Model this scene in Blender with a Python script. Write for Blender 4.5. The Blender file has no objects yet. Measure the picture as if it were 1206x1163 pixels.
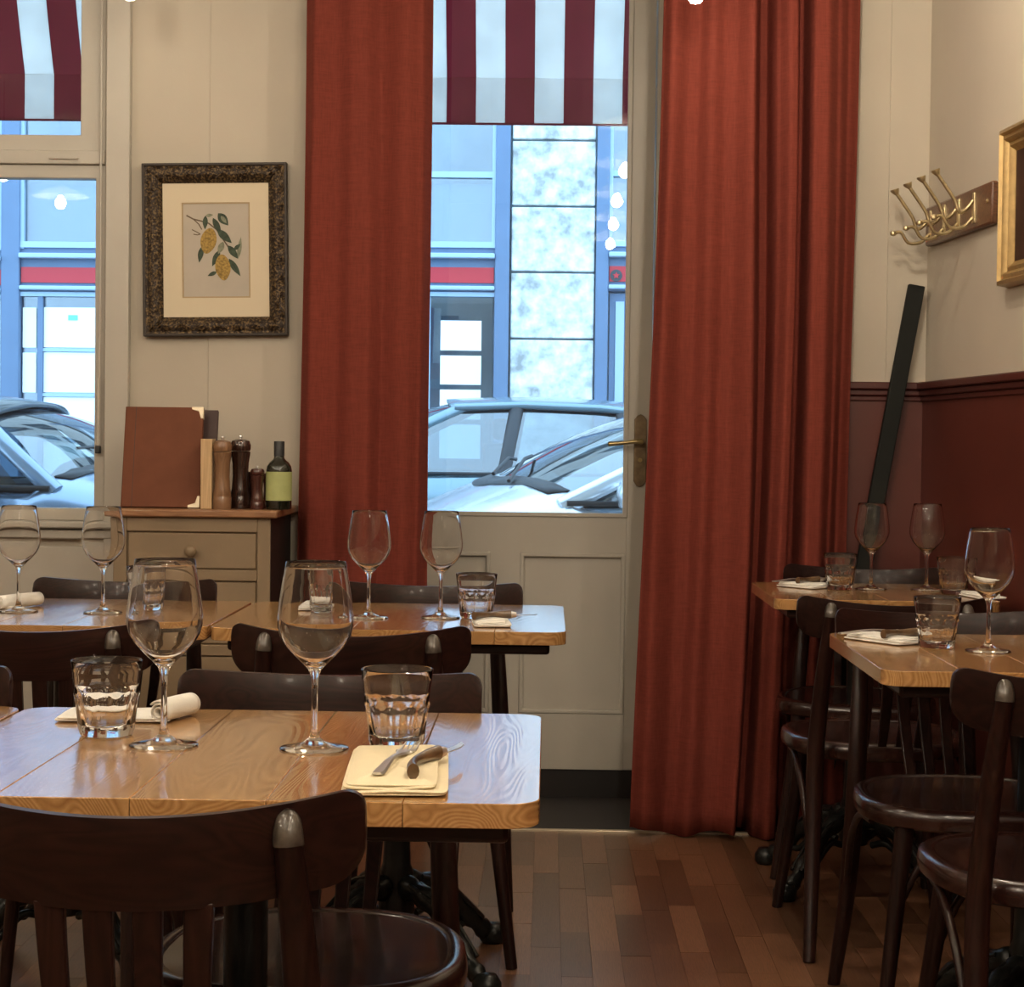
import bpy, bmesh, math, random
from mathutils import Matrix, Vector
R = math.radians
random.seed(7)
scene = bpy.context.scene
COL = scene.collection

# ------------------------------------------------------------------ camera
cam_data = bpy.data.cameras.new('camera')
cam_data.sensor_width = 36.0
cam_data.lens = 2200.0 / 1206.0 * 36.0
cam_data.clip_start = 0.05
cam = bpy.data.objects.new('camera', cam_data)
COL.objects.link(cam)
cam.matrix_world = (Matrix.Translation((0, 0, 1.12)) @ Matrix.Rotation(R(1.09), 4, 'Z')
                    @ Matrix.Rotation(R(90 - 1.54), 4, 'X') @ Matrix.Rotation(R(0.7), 4, 'Z'))
scene.camera = cam

# ------------------------------------------------------------------ sky and exposure
world = bpy.data.worlds.new('overcast_sky')
scene.world = world
world.use_nodes = True
bg = world.node_tree.nodes['Background']
bg.inputs['Color'].default_value = (0.46, 0.73, 1.0, 1)
bg.inputs['Strength'].default_value = 2.1
vs = scene.view_settings
vs.view_transform = 'Standard'
vs.look = 'None'
vs.exposure = 1.2
vs.gamma = 1.0
vs.use_curve_mapping = False
BULB_STRENGTH = 198.0
BULB_COLOR = (1.0, 0.86, 0.68)


# ------------------------------------------------------------------ materials
MATS = {}


def new_mat(name):
    m = bpy.data.materials.new(name)
    m.use_nodes = True
    MATS[name] = m
    nt = m.node_tree
    return m, nt, nt.nodes['Principled BSDF']


def plain(name, col, rough=0.5, metal=0.0, noise=0.0, nscale=20.0, bump=0.0, bscale=80.0, coat=0.0, sheen=0.0, spec=0.5):
    m, nt, b = new_mat(name)
    b.inputs['Base Color'].default_value = (*col, 1)
    b.inputs['Roughness'].default_value = rough
    b.inputs['Metallic'].default_value = metal
    b.inputs['Coat Weight'].default_value = coat
    b.inputs['Coat Roughness'].default_value = 0.12
    b.inputs['Specular IOR Level'].default_value = spec
    b.inputs['Sheen Weight'].default_value = sheen
    tc = nt.nodes.new('ShaderNodeTexCoord')
    if noise > 0:
        n = nt.nodes.new('ShaderNodeTexNoise')
        n.inputs['Scale'].default_value = nscale
        n.inputs['Detail'].default_value = 5
        nt.links.new(tc.outputs['Object'], n.inputs['Vector'])
        r = nt.nodes.new('ShaderNodeValToRGB')
        r.color_ramp.elements[0].position = 0.3
        r.color_ramp.elements[1].position = 0.7
        r.color_ramp.elements[0].color = (*[c * (1 - noise) for c in col], 1)
        r.color_ramp.elements[1].color = (*[min(1, c * (1 + noise)) for c in col], 1)
        nt.links.new(n.outputs['Fac'], r.inputs['Fac'])
        nt.links.new(r.outputs['Color'], b.inputs['Base Color'])
    if bump > 0:
        n2 = nt.nodes.new('ShaderNodeTexNoise')
        n2.inputs['Scale'].default_value = bscale
        n2.inputs['Detail'].default_value = 4
        nt.links.new(tc.outputs['Object'], n2.inputs['Vector'])
        bp = nt.nodes.new('ShaderNodeBump')
        bp.inputs['Strength'].default_value = bump
        bp.inputs['Distance'].default_value = 0.004
        nt.links.new(n2.outputs['Fac'], bp.inputs['Height'])
        nt.links.new(bp.outputs['Normal'], b.inputs['Normal'])
    return m


def wood(name, c_dark, c_light, scale=(9, 0.9, 9), rough=0.35, coat=0.0, bump=0.15, vary=0.25, wave=14.0, spec=0.5, dist=4.0):
    """Grain runs along the axis with the small scale; each object gets its own cut and tone."""
    m, nt, b = new_mat(name)
    L = nt.links.new
    tc = nt.nodes.new('ShaderNodeTexCoord')
    oi = nt.nodes.new('ShaderNodeObjectInfo')
    mul = nt.nodes.new('ShaderNodeMath'); mul.operation = 'MULTIPLY'; mul.inputs[1].default_value = 37.0
    L(oi.outputs['Random'], mul.inputs[0])
    add = nt.nodes.new('ShaderNodeVectorMath'); add.operation = 'ADD'
    L(tc.outputs['Object'], add.inputs[0]); L(mul.outputs[0], add.inputs[1])
    mp = nt.nodes.new('ShaderNodeMapping')
    mp.inputs['Scale'].default_value = scale
    L(add.outputs[0], mp.inputs['Vector'])
    big = nt.nodes.new('ShaderNodeTexNoise')
    big.inputs['Scale'].default_value = 0.55
    big.inputs['Detail'].default_value = 2
    big.inputs['Distortion'].default_value = 0.4
    L(mp.outputs[0], big.inputs['Vector'])
    rings = nt.nodes.new('ShaderNodeMath'); rings.operation = 'MULTIPLY'; rings.inputs[1].default_value = wave
    L(big.outputs['Fac'], rings.inputs[0])
    fr = nt.nodes.new('ShaderNodeMath'); fr.operation = 'PINGPONG'; fr.inputs[1].default_value = 0.5
    L(rings.outputs[0], fr.inputs[0])
    fine = nt.nodes.new('ShaderNodeTexNoise')
    fine.inputs['Scale'].default_value = dist
    fine.inputs['Detail'].default_value = 6
    fine.inputs['Roughness'].default_value = 0.7
    L(mp.outputs[0], fine.inputs['Vector'])
    mix = nt.nodes.new('ShaderNodeMix'); mix.data_type = 'FLOAT'
    mix.inputs[0].default_value = 0.45
    L(fr.outputs[0], mix.inputs[2]); L(fine.outputs['Fac'], mix.inputs[3])
    ramp = nt.nodes.new('ShaderNodeValToRGB')
    ramp.color_ramp.elements[0].position = 0.15
    ramp.color_ramp.elements[1].position = 0.62
    ramp.color_ramp.elements[0].color = (*c_dark, 1)
    ramp.color_ramp.elements[1].color = (*c_light, 1)
    L(mix.outputs[0], ramp.inputs['Fac'])
    hsv = nt.nodes.new('ShaderNodeHueSaturation')
    rng = nt.nodes.new('ShaderNodeMapRange')
    rng.inputs['To Min'].default_value = 1 - vary
    rng.inputs['To Max'].default_value = 1 + vary
    L(oi.outputs['Random'], rng.inputs['Value']); L(rng.outputs[0], hsv.inputs['Value'])
    L(ramp.outputs['Color'], hsv.inputs['Color'])
    L(hsv.outputs['Color'], b.inputs['Base Color'])
    b.inputs['Roughness'].default_value = rough
    b.inputs['Coat Weight'].default_value = coat
    b.inputs['Coat Roughness'].default_value = 0.1
    b.inputs['Specular IOR Level'].default_value = spec
    bp = nt.nodes.new('ShaderNodeBump')
    bp.inputs['Strength'].default_value = bump
    bp.inputs['Distance'].default_value = 0.002
    L(mix.outputs[0], bp.inputs['Height']); L(bp.outputs['Normal'], b.inputs['Normal'])
    L(bp.outputs['Normal'], b.inputs['Coat Normal'])
    return m


def glass_solid(name, col=(1, 1, 1), ior=1.45):
    m = bpy.data.materials.new(name); m.use_nodes = True; MATS[name] = m
    nt = m.node_tree; nt.nodes.remove(nt.nodes['Principled BSDF'])
    g = nt.nodes.new('ShaderNodeBsdfGlass')
    g.inputs['Color'].default_value = (*col, 1)
    g.inputs['IOR'].default_value = ior
    g.inputs['Roughness'].default_value = 0.0
    nt.links.new(g.outputs[0], nt.nodes['Material Output'].inputs['Surface'])
    return m


def glass_pane(name, tint=(0.97, 0.985, 1.0), ior=1.5, rough=0.0, base=0.0):
    m = bpy.data.materials.new(name); m.use_nodes = True; MATS[name] = m
    nt = m.node_tree; nt.nodes.remove(nt.nodes['Principled BSDF'])
    t = nt.nodes.new('ShaderNodeBsdfTransparent'); t.inputs['Color'].default_value = (*tint, 1)
    g = nt.nodes.new('ShaderNodeBsdfGlossy'); g.inputs['Roughness'].default_value = rough
    f = nt.nodes.new('ShaderNodeFresnel'); f.inputs['IOR'].default_value = ior
    a = nt.nodes.new('ShaderNodeMath'); a.operation = 'ADD'; a.use_clamp = True
    a.inputs[1].default_value = base
    mx = nt.nodes.new('ShaderNodeMixShader')
    nt.links.new(f.outputs[0], a.inputs[0]); nt.links.new(a.outputs[0], mx.inputs[0])
    nt.links.new(t.outputs[0], mx.inputs[1]); nt.links.new(g.outputs[0], mx.inputs[2])
    nt.links.new(mx.outputs[0], nt.nodes['Material Output'].inputs['Surface'])
    return m


def emitter(name, col, strength):
    m = bpy.data.materials.new(name); m.use_nodes = True; MATS[name] = m
    nt = m.node_tree; nt.nodes.remove(nt.nodes['Principled BSDF'])
    e = nt.nodes.new('ShaderNodeEmission')
    e.inputs['Color'].default_value = (*col, 1); e.inputs['Strength'].default_value = strength
    nt.links.new(e.outputs[0], nt.nodes['Material Output'].inputs['Surface'])
    return m


def weave(name, col):
    m, nt, b = new_mat(name)
    L = nt.links.new
    b.inputs['Roughness'].default_value = 0.9
    b.inputs['Specular IOR Level'].default_value = 0.15
    b.inputs['Sheen Weight'].default_value = 0.0
    b.inputs['Sheen Tint'].default_value = (0.9, 0.45, 0.3, 1)
    tc = nt.nodes.new('ShaderNodeTexCoord')
    mix = None
    outs = []
    for sc in ((260, 260, 24), (24, 24, 260)):
        mp = nt.nodes.new('ShaderNodeMapping'); mp.inputs['Scale'].default_value = sc
        n = nt.nodes.new('ShaderNodeTexNoise'); n.inputs['Scale'].default_value = 1.0; n.inputs['Detail'].default_value = 3
        L(tc.outputs['Object'], mp.inputs['Vector']); L(mp.outputs[0], n.inputs['Vector'])
        outs.append(n.outputs['Fac'])
    add = nt.nodes.new('ShaderNodeMath'); add.operation = 'ADD'
    L(outs[0], add.inputs[0]); L(outs[1], add.inputs[1])
    half = nt.nodes.new('ShaderNodeMath'); half.operation = 'MULTIPLY'; half.inputs[1].default_value = 0.5
    L(add.outputs[0], half.inputs[0])
    r = nt.nodes.new('ShaderNodeValToRGB')
    r.color_ramp.elements[0].position = 0.35; r.color_ramp.elements[1].position = 0.65
    r.color_ramp.elements[0].color = (*[c * 0.84 for c in col], 1)
    r.color_ramp.elements[1].color = (*[c * 1.14 for c in col], 1)
    L(half.outputs[0], r.inputs['Fac']); L(r.outputs['Color'], b.inputs['Base Color'])
    bp = nt.nodes.new('ShaderNodeBump'); bp.inputs['Strength'].default_value = 0.35; bp.inputs['Distance'].default_value = 0.001
    L(half.outputs[0], bp.inputs['Height']); L(bp.outputs['Normal'], b.inputs['Normal'])
    return m


def canvas(name, col, thru=0.5):
    """thin awning cloth: lets part of the daylight through"""
    m = bpy.data.materials.new(name); m.use_nodes = True; MATS[name] = m
    nt = m.node_tree; nt.nodes.remove(nt.nodes['Principled BSDF'])
    d = nt.nodes.new('ShaderNodeBsdfDiffuse'); t = nt.nodes.new('ShaderNodeBsdfTranslucent')
    n = nt.nodes.new('ShaderNodeTexNoise'); n.inputs['Scale'].default_value = 9; n.inputs['Detail'].default_value = 6
    tc = nt.nodes.new('ShaderNodeTexCoord'); nt.links.new(tc.outputs['Object'], n.inputs['Vector'])
    r = nt.nodes.new('ShaderNodeValToRGB')
    r.color_ramp.elements[0].position = 0.3; r.color_ramp.elements[1].position = 0.75
    r.color_ramp.elements[0].color = (*[c * 0.86 for c in col], 1); r.color_ramp.elements[1].color = (*col, 1)
    nt.links.new(n.outputs['Fac'], r.inputs['Fac'])
    nt.links.new(r.outputs['Color'], d.inputs['Color']); nt.links.new(r.outputs['Color'], t.inputs['Color'])
    mx = nt.nodes.new('ShaderNodeMixShader'); mx.inputs[0].default_value = thru
    nt.links.new(d.outputs[0], mx.inputs[1]); nt.links.new(t.outputs[0], mx.inputs[2])
    nt.links.new(mx.outputs[0], nt.nodes['Material Output'].inputs['Surface'])
    return m


plain('wall_paint', (0.49, 0.44, 0.355), 0.75, noise=0.04, nscale=3, bump=0.05, bscale=120)
plain('ceiling_paint', (0.72, 0.67, 0.58), 0.8)
plain('rear_paint', (0.40, 0.31, 0.23), 0.8)
plain('white_paint', (0.47, 0.44, 0.375), 0.4, noise=0.04, nscale=6, bump=0.04, bscale=60)
plain('wainscot_paint', (0.090, 0.021, 0.014), 0.4, noise=0.10, nscale=5, bump=0.04, bscale=90)
plain('rail_paint', (0.075, 0.018, 0.014), 0.35, noise=0.08, nscale=14)
weave('curtain_cloth', (0.180, 0.037, 0.0245))
wood('chair_wood', (0.0085, 0.0028, 0.0022), (0.026, 0.0085, 0.0058), (3, 26, 26), rough=0.36, coat=0.10, bump=0.06, vary=0.2, spec=0.28)
wood('chair_wood_upright', (0.0085, 0.0028, 0.0022), (0.026, 0.0085, 0.0058), (30, 30, 3), rough=0.36, coat=0.10, bump=0.06, vary=0.2, spec=0.28)
wood('seat_wood', (0.013, 0.0042, 0.0032), (0.038, 0.0125, 0.0085), (24, 3, 24), rough=0.26, coat=0.3, bump=0.04, vary=0.15)
plain('worn_tip', (0.055, 0.044, 0.034), 0.3, noise=0.6, nscale=70, coat=0.5)
wood('oak_top', (0.27, 0.128, 0.040), (0.54, 0.305, 0.118), (11, 1.3, 11), rough=0.22, coat=0.8, bump=0.16, vary=0.10, wave=60)
wood('oak_edge', (0.26, 0.12, 0.036), (0.42, 0.21, 0.07), (1.6, 20, 40), rough=0.3, coat=0.3, bump=0.2, vary=0.1)
wood('floor_wood', (0.085, 0.038, 0.020), (0.215, 0.106, 0.056), (16, 1.7, 16), rough=0.30, coat=0.12, bump=0.08, vary=0.42, wave=16, spec=0.4)
plain('subfloor', (0.10, 0.042, 0.021), 0.45, noise=0.2, nscale=8)
plain('floor_gap', (0.045, 0.018, 0.010), 0.7)
plain('iron', (0.014, 0.015, 0.014), 0.32, metal=0.4, noise=0.3, nscale=30, bump=0.3, bscale=60)
plain('mat_black', (0.016, 0.013, 0.013), 0.55, noise=0.2, nscale=40, bump=0.3, bscale=300)
plain('brass_strip', (0.62, 0.53, 0.40), 0.35, metal=0.7)
glass_solid('crystal', ior=1.47)
glass_solid('thin_crystal', ior=1.40)
glass_pane('window_glass')
glass_pane('door_glass')
glass_pane('car_glass', tint=(0.42, 0.52, 0.55), base=0.16)
glass_pane('shop_glass', tint=(0.80, 0.86, 0.9), base=0.10)
plain('linen', (0.82, 0.80, 0.74), 0.85, noise=0.03, nscale=40, bump=0.25, bscale=500, spec=0.2)
plain('linen_cream', (0.80, 0.70, 0.48), 0.85, noise=0.03, nscale=40, bump=0.25, bscale=500, spec=0.2)
plain('steel', (0.78, 0.77, 0.74), 0.34, metal=0.9)
plain('horn', (0.085, 0.048, 0.022), 0.3, noise=0.7, nscale=55, coat=0.4)
plain('brass_old', (0.42, 0.32, 0.15), 0.33, metal=0.9, noise=0.2, nscale=40)
plain('brass_hook', (0.55, 0.45, 0.26), 0.30, metal=0.85, noise=0.2, nscale=50)
plain('bronze_plate', (0.20, 0.145, 0.085), 0.42, metal=0.75, noise=0.25, nscale=50)
wood('rack_wood', (0.07, 0.026, 0.012), (0.17, 0.07, 0.032), (30, 5, 30), rough=0.35, coat=0.3, bump=0.1, vary=0.05)
plain('dresser_paint', (0.235, 0.165, 0.095), 0.55, noise=0.06, nscale=8, bump=0.05, bscale=60)
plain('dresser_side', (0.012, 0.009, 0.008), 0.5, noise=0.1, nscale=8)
wood('dresser_top', (0.22, 0.10, 0.045), (0.36, 0.185, 0.09), (4, 30, 30), rough=0.35, coat=0.2, bump=0.1, vary=0.02)
plain('menu_leather', (0.150, 0.052, 0.026), 0.6, noise=0.08, nscale=20, bump=0.1, bscale=400, spec=0.15)
plain('menu_dark', (0.05, 0.022, 0.018), 0.55, bump=0.15, bscale=400)
plain('corner_cream', (0.70, 0.60, 0.42), 0.35, metal=0.2)
wood('pale_wood', (0.48, 0.31, 0.15), (0.66, 0.46, 0.25), (40, 40, 3), rough=0.5, bump=0.05, vary=0.02)
wood('mill_light', (0.17, 0.085, 0.04), (0.27, 0.145, 0.075), (30, 30, 3), rough=0.3, coat=0.3, bump=0.04, vary=0.02)
wood('mill_dark', (0.022, 0.009, 0.006), (0.055, 0.022, 0.014), (30, 30, 3), rough=0.25, coat=0.5, bump=0.04, vary=0.1)
wood('mill_red', (0.045, 0.012, 0.009), (0.085, 0.026, 0.018), (30, 30, 3), rough=0.25, coat=0.5, bump=0.04, vary=0.2)
plain('bottle_glass', (0.012, 0.014, 0.008), 0.08, coat=0.6)
plain('bottle_label', (0.40, 0.43, 0.17), 0.6, noise=0.06, nscale=30)
plain('label_ink', (0.10, 0.12, 0.05), 0.6)
plain('frame_gilt', (0.060, 0.036, 0.016), 0.42, metal=0.45, noise=0.6, nscale=110, bump=0.7, bscale=170)
def gilt(name):
    m, nt, b = new_mat(name)
    tc = nt.nodes.new('ShaderNodeTexCoord')
    v = nt.nodes.new('ShaderNodeTexNoise'); v.inputs['Scale'].default_value = 150; v.inputs['Detail'].default_value = 3
    nt.links.new(tc.outputs['Object'], v.inputs['Vector'])
    r = nt.nodes.new('ShaderNodeValToRGB')
    r.color_ramp.elements[0].position = 0.47; r.color_ramp.elements[1].position = 0.66
    r.color_ramp.elements[0].color = (0.022, 0.012, 0.006, 1); r.color_ramp.elements[1].color = (0.18, 0.115, 0.048, 1)
    nt.links.new(v.outputs['Fac'], r.inputs['Fac']); nt.links.new(r.outputs['Color'], b.inputs['Base Color'])
    b.inputs['Metallic'].default_value = 0.35; b.inputs['Roughness'].default_value = 0.45
    bp = nt.nodes.new('ShaderNodeBump'); bp.inputs['Strength'].default_value = 0.8; bp.inputs['Distance'].default_value = 0.004
    nt.links.new(v.outputs['Fac'], bp.inputs['Height']); nt.links.new(bp.outputs['Normal'], b.inputs['Normal'])


gilt('frame_ornate')
plain('frame_dark', (0.030, 0.020, 0.013), 0.45, metal=0.2, noise=0.2, nscale=60)
plain('frame_gold', (0.40, 0.27, 0.11), 0.38, metal=0.6, noise=0.15, nscale=50, bump=0.1, bscale=80)
plain('mat_board', (0.66, 0.57, 0.41), 0.85)
plain('mat_bevel', (0.42, 0.31, 0.17), 0.7)
plain('print_paper', (0.47, 0.42, 0.345), 0.85, noise=0.04, nscale=12)
plain('lemon', (0.34, 0.22, 0.055), 0.8, noise=0.45, nscale=160)
plain('leaf_dark', (0.045, 0.066, 0.042), 0.8, noise=0.4, nscale=120)
plain('leaf_light', (0.21, 0.22, 0.15), 0.8, noise=0.25, nscale=120)
plain('twig', (0.12, 0.085, 0.05), 0.8)
plain('caption_ink', (0.36, 0.32, 0.26), 0.85)
plain('painting_dark', (0.030, 0.014, 0.012), 0.4, noise=0.5, nscale=12)
plain('bar_black', (0.014, 0.015, 0.013), 0.7, spec=0.15, noise=0.1, nscale=20)
canvas('shade_white', (0.86, 0.83, 0.76))
plain('cord_black', (0.02, 0.02, 0.02), 0.5)
emitter('bulb', BULB_COLOR, BULB_STRENGTH)
emitter('spot_bulb', BULB_COLOR, 60.0)
canvas('awning_white', (0.92, 0.90, 0.86), 0.7)
canvas('awning_red', (0.36, 0.085, 0.120), 0.7)
plain('pole_metal', (0.10, 0.06, 0.03), 0.4, metal=0.8)
# street
plain('asphalt', (0.16, 0.16, 0.17), 0.8, noise=0.2, nscale=12)
plain('pavement', (0.36, 0.35, 0.34), 0.8, noise=0.1, nscale=6)
plain('shop_blue', (0.115, 0.175, 0.270), 0.5, noise=0.05, nscale=4)
plain('shop_blue_pale', (0.36, 0.47, 0.58), 0.5)
plain('shop_red', (0.50, 0.022, 0.030), 0.45)
plain('shop_dark', (0.045, 0.055, 0.06), 0.6, noise=0.3, nscale=3)
plain('shop_inside', (0.34, 0.40, 0.44), 0.8, noise=0.25, nscale=2)
plain('stone_pale', (0.60, 0.60, 0.57), 0.85, noise=0.5, nscale=9, bump=0.5, bscale=18)
plain('stone_joint', (0.16, 0.20, 0.21), 0.9)
plain('poster_white', (0.90, 0.90, 0.88), 0.7)
plain('poster_mint', (0.18, 0.55, 0.42), 0.7)
plain('facade_upper', (0.55, 0.54, 0.50), 0.85, noise=0.1, nscale=2)
plain('car_white', (0.62, 0.66, 0.70), 0.25, metal=0.55, coat=0.8)
plain('car_blue', (0.20, 0.28, 0.38), 0.25, metal=0.4, coat=0.8)
plain('car_teal', (0.16, 0.24, 0.28), 0.25, metal=0.4, coat=0.8)
plain('car_roof_dark', (0.04, 0.05, 0.06), 0.2, coat=0.8)
plain('car_trim', (0.02, 0.022, 0.025), 0.5)
plain('car_seat', (0.10, 0.11, 0.12), 0.8)
plain('tyre', (0.02, 0.02, 0.02), 0.8)
plain('alloy', (0.5, 0.5, 0.52), 0.3, metal=0.9)
plain('headlamp', (0.75, 0.78, 0.8), 0.1, coat=1.0)


# ------------------------------------------------------------------ mesh helpers
class MB:
    def __init__(s):
        s.v = []; s.f = []

    def add(s, verts, faces):
        o = len(s.v)
        s.v += [tuple(p) for p in verts]
        s.f += [tuple(i + o for i in f) for f in faces]
        return s

    def box(s, x0, x1, y0, y1, z0, z1):
        return s.add([(x0, y0, z0), (x1, y0, z0), (x1, y1, z0), (x0, y1, z0), (x0, y0, z1), (x1, y0, z1), (x1, y1, z1), (x0, y1, z1)],
                     [(3, 2, 1, 0), (4, 5, 6, 7), (0, 1, 5, 4), (1, 2, 6, 5), (2, 3, 7, 6), (3, 0, 4, 7)])

    def prism(s, poly, h0, h1, axis='z'):
        n = len(poly)
        def P(a, b, h):
            return {'z': (a, b, h), 'y': (a, h, b), 'x': (h, a, b)}[axis]
        vs_ = [P(a, b, h0) for a, b in poly] + [P(a, b, h1) for a, b in poly]
        fs = [tuple(range(n - 1, -1, -1)), tuple(range(n, 2 * n))] + [(i, (i + 1) % n, n + (i + 1) % n, n + i) for i in range(n)]
        return s.add(vs_, fs)

    def tube(s, pts, rad, seg=12, flat=1.0, side=None, caps=True):
        """sweep of an (optionally flattened) round section along points"""
        pts = [Vector(p) for p in pts]
        n = len(pts)
        if not isinstance(rad, (list, tuple)):
            rad = [rad] * n
        ref = Vector(side) if side else None
        vs_ = []
        for i, p in enumerate(pts):
            t = (pts[min(i + 1, n - 1)] - pts[max(i - 1, 0)]).normalized()
            if ref is None:
                ref = Vector((1, 0, 0)) if abs(t.x) < 0.9 else Vector((0, 1, 0))
            u = (ref - t * ref.dot(t)).normalized()
            w = t.cross(u)
            if side is None:
                ref = u
            for k in range(seg):
                a = 2 * math.pi * k / seg
                vs_.append(p + u * (rad[i] * math.cos(a)) + w * (rad[i] * flat * math.sin(a)))
        fs = []
        for i in range(n - 1):
            for k in range(seg):
                k2 = (k + 1) % seg
                fs.append((i * seg + k, i * seg + k2, (i + 1) * seg + k2, (i + 1) * seg + k))
        if caps:
            fs.append(tuple(range(seg - 1, -1, -1)))
            fs.append(tuple(range((n - 1) * seg, n * seg)))
        return s.add(vs_, fs)

    def lathe(s, prof, seg=32, c=(0, 0, 0), closed=False, rfun=None):
        n = len(prof)
        vs_ = []
        for i, (r, z) in enumerate(prof):
            for k in range(seg):
                a = 2 * math.pi * k / seg
                rr = rfun(r, z, a, i) if rfun else r
                vs_.append((c[0] + rr * math.cos(a), c[1] + rr * math.sin(a), c[2] + z))
        fs = []
        m = n if closed else n - 1
        for i in range(m):
            j = (i + 1) % n
            for k in range(seg):
                k2 = (k + 1) % seg
                fs.append((i * seg + k, i * seg + k2, j * seg + k2, j * seg + k))
        if not closed:
            if prof[0][0] > 1e-6:
                fs.append(tuple(range(seg - 1, -1, -1)))
            if prof[-1][0] > 1e-6:
                fs.append(tuple(range((n - 1) * seg, n * seg)))
        return s.add(vs_, fs)

    def grid(s, fn, nu, nv, loop_u=False):
        vs_ = [fn(i / (nu if loop_u else nu - 1), j / (nv - 1)) for i in range(nu) for j in range(nv)]
        fs = []
        for i in range(nu if loop_u else nu - 1):
            i2 = (i + 1) % nu
            for j in range(nv - 1):
                fs.append((i * nv + j, i2 * nv + j, i2 * nv + j + 1, i * nv + j + 1))
        return s.add(vs_, fs)

    def ring(s, x0, x1, z0, z1, wl, wr, wb, wt, y0, y1):
        o = [(x0, z0), (x1, z0), (x1, z1), (x0, z1)]
        i = [(x0 + wl, z0 + wb), (x1 - wr, z0 + wb), (x1 - wr, z1 - wt), (x0 + wl, z1 - wt)]
        vs_ = [(a, y0, b) for a, b in o] + [(a, y0, b) for a, b in i] + [(a, y1, b) for a, b in o] + [(a, y1, b) for a, b in i]
        fs = []
        for k in range(4):
            j = (k + 1) % 4
            fs += [(k, j, 4 + j, 4 + k), (8 + k, 12 + k, 12 + j, 8 + j), (k, 8 + k, 8 + j, j), (4 + k, 4 + j, 12 + j, 12 + k)]
        return s.add(vs_, fs)

    def xf(s, M):
        s.v = [tuple(M @ Vector(p)) for p in s.v]
        return s

    def mesh(s, name, mat, smooth=None, weld=True):
        me = bpy.data.meshes.new(name)
        me.from_pydata(s.v, [], s.f)
        bm = bmesh.new(); bm.from_mesh(me)
        if weld:
            bmesh.ops.remove_doubles(bm, verts=bm.verts, dist=1e-6)
        bmesh.ops.recalc_face_normals(bm, faces=bm.faces)
        bm.to_mesh(me); bm.free()
        me.materials.append(MATS[mat])
        if smooth:
            me.polygons.foreach_set('use_smooth', [True] * len(me.polygons))
            me.set_sharp_from_angle(angle=R(smooth))
        return me

    def build(s, name, mat, parent=None, smooth=None, bevel=0.0, seg=2, solid=0.0, loc=None):
        o = bpy.data.objects.new(name, s.mesh(name, mat, smooth if smooth else (40 if bevel else None), weld=bool(smooth)))
        COL.objects.link(o)
        if parent is not None:
            o.parent = parent
        if loc is not None:
            o.location = loc
        if solid:
            md = o.modifiers.new('Solidify', 'SOLIDIFY'); md.thickness = solid; md.offset = 0
        if bevel:
            md = o.modifiers.new('Bevel', 'BEVEL'); md.width = bevel; md.segments = seg; md.limit_method = 'ANGLE'; md.angle_limit = R(40)
            md.use_clamp_overlap = True
        return o


def tag(o, label=None, cat=None, group=None, kind=None):
    if label: o['label'] = label
    if cat: o['category'] = cat
    if group: o['group'] = group
    if kind: o['kind'] = kind
    return o


def thing(name, label, cat, loc=(0, 0, 0), rz=0.0, group=None):
    o = bpy.data.objects.new(name, None)
    o.empty_display_size = 0.05
    COL.objects.link(o)
    o.location = loc
    o.rotation_euler = (0, 0, rz)
    return tag(o, label, cat, group)


def structure(o, label):
    return tag(o, label, None, None, 'structure')


def copy_tree(src, parent=None):
    c = src.copy()
    COL.objects.link(c)
    c.parent = parent
    for ch in list(src.children):
        copy_tree(ch, c)
    return c


def put(src, first, loc, rz, label, group):
    o = src if first else copy_tree(src)
    o.location = loc
    o.rotation_euler = (0, 0, rz)
    tag(o, label, None, group)
    return o


def box(name, mat, parent, x0, x1, y0, y1, z0, z1, bevel=0.0):
    return MB().box(x0, x1, y0, y1, z0, z1).build(name, mat, parent, bevel=bevel)


def smooth_pts(pts, n=6):
    """Catmull-Rom through points"""
    P = [Vector(p) for p in pts]
    P = [P[0] * 2 - P[1]] + P + [P[-1] * 2 - P[-2]]
    out = []
    for i in range(1, len(P) - 2):
        for k in range(n):
            t = k / n
            out.append(0.5 * ((2 * P[i]) + (P[i + 1] - P[i - 1]) * t + (2 * P[i - 1] - 5 * P[i] + 4 * P[i + 1] - P[i + 2]) * t * t
                              + (-P[i - 1] + 3 * P[i] - 3 * P[i + 1] + P[i + 2]) * t ** 3))
    out.append(P[-2])
    return out


# ------------------------------------------------------------------ the room
WY = 5.5          # inner face of the street wall
OUT = 6.05        # outer face of the street wall
CEIL = 3.05
XL = -4.6
YR = -3.2


def wall_x(y):    # the right-hand wall runs slightly askew
    return 1.10 + 0.093 * (WY - y)


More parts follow.
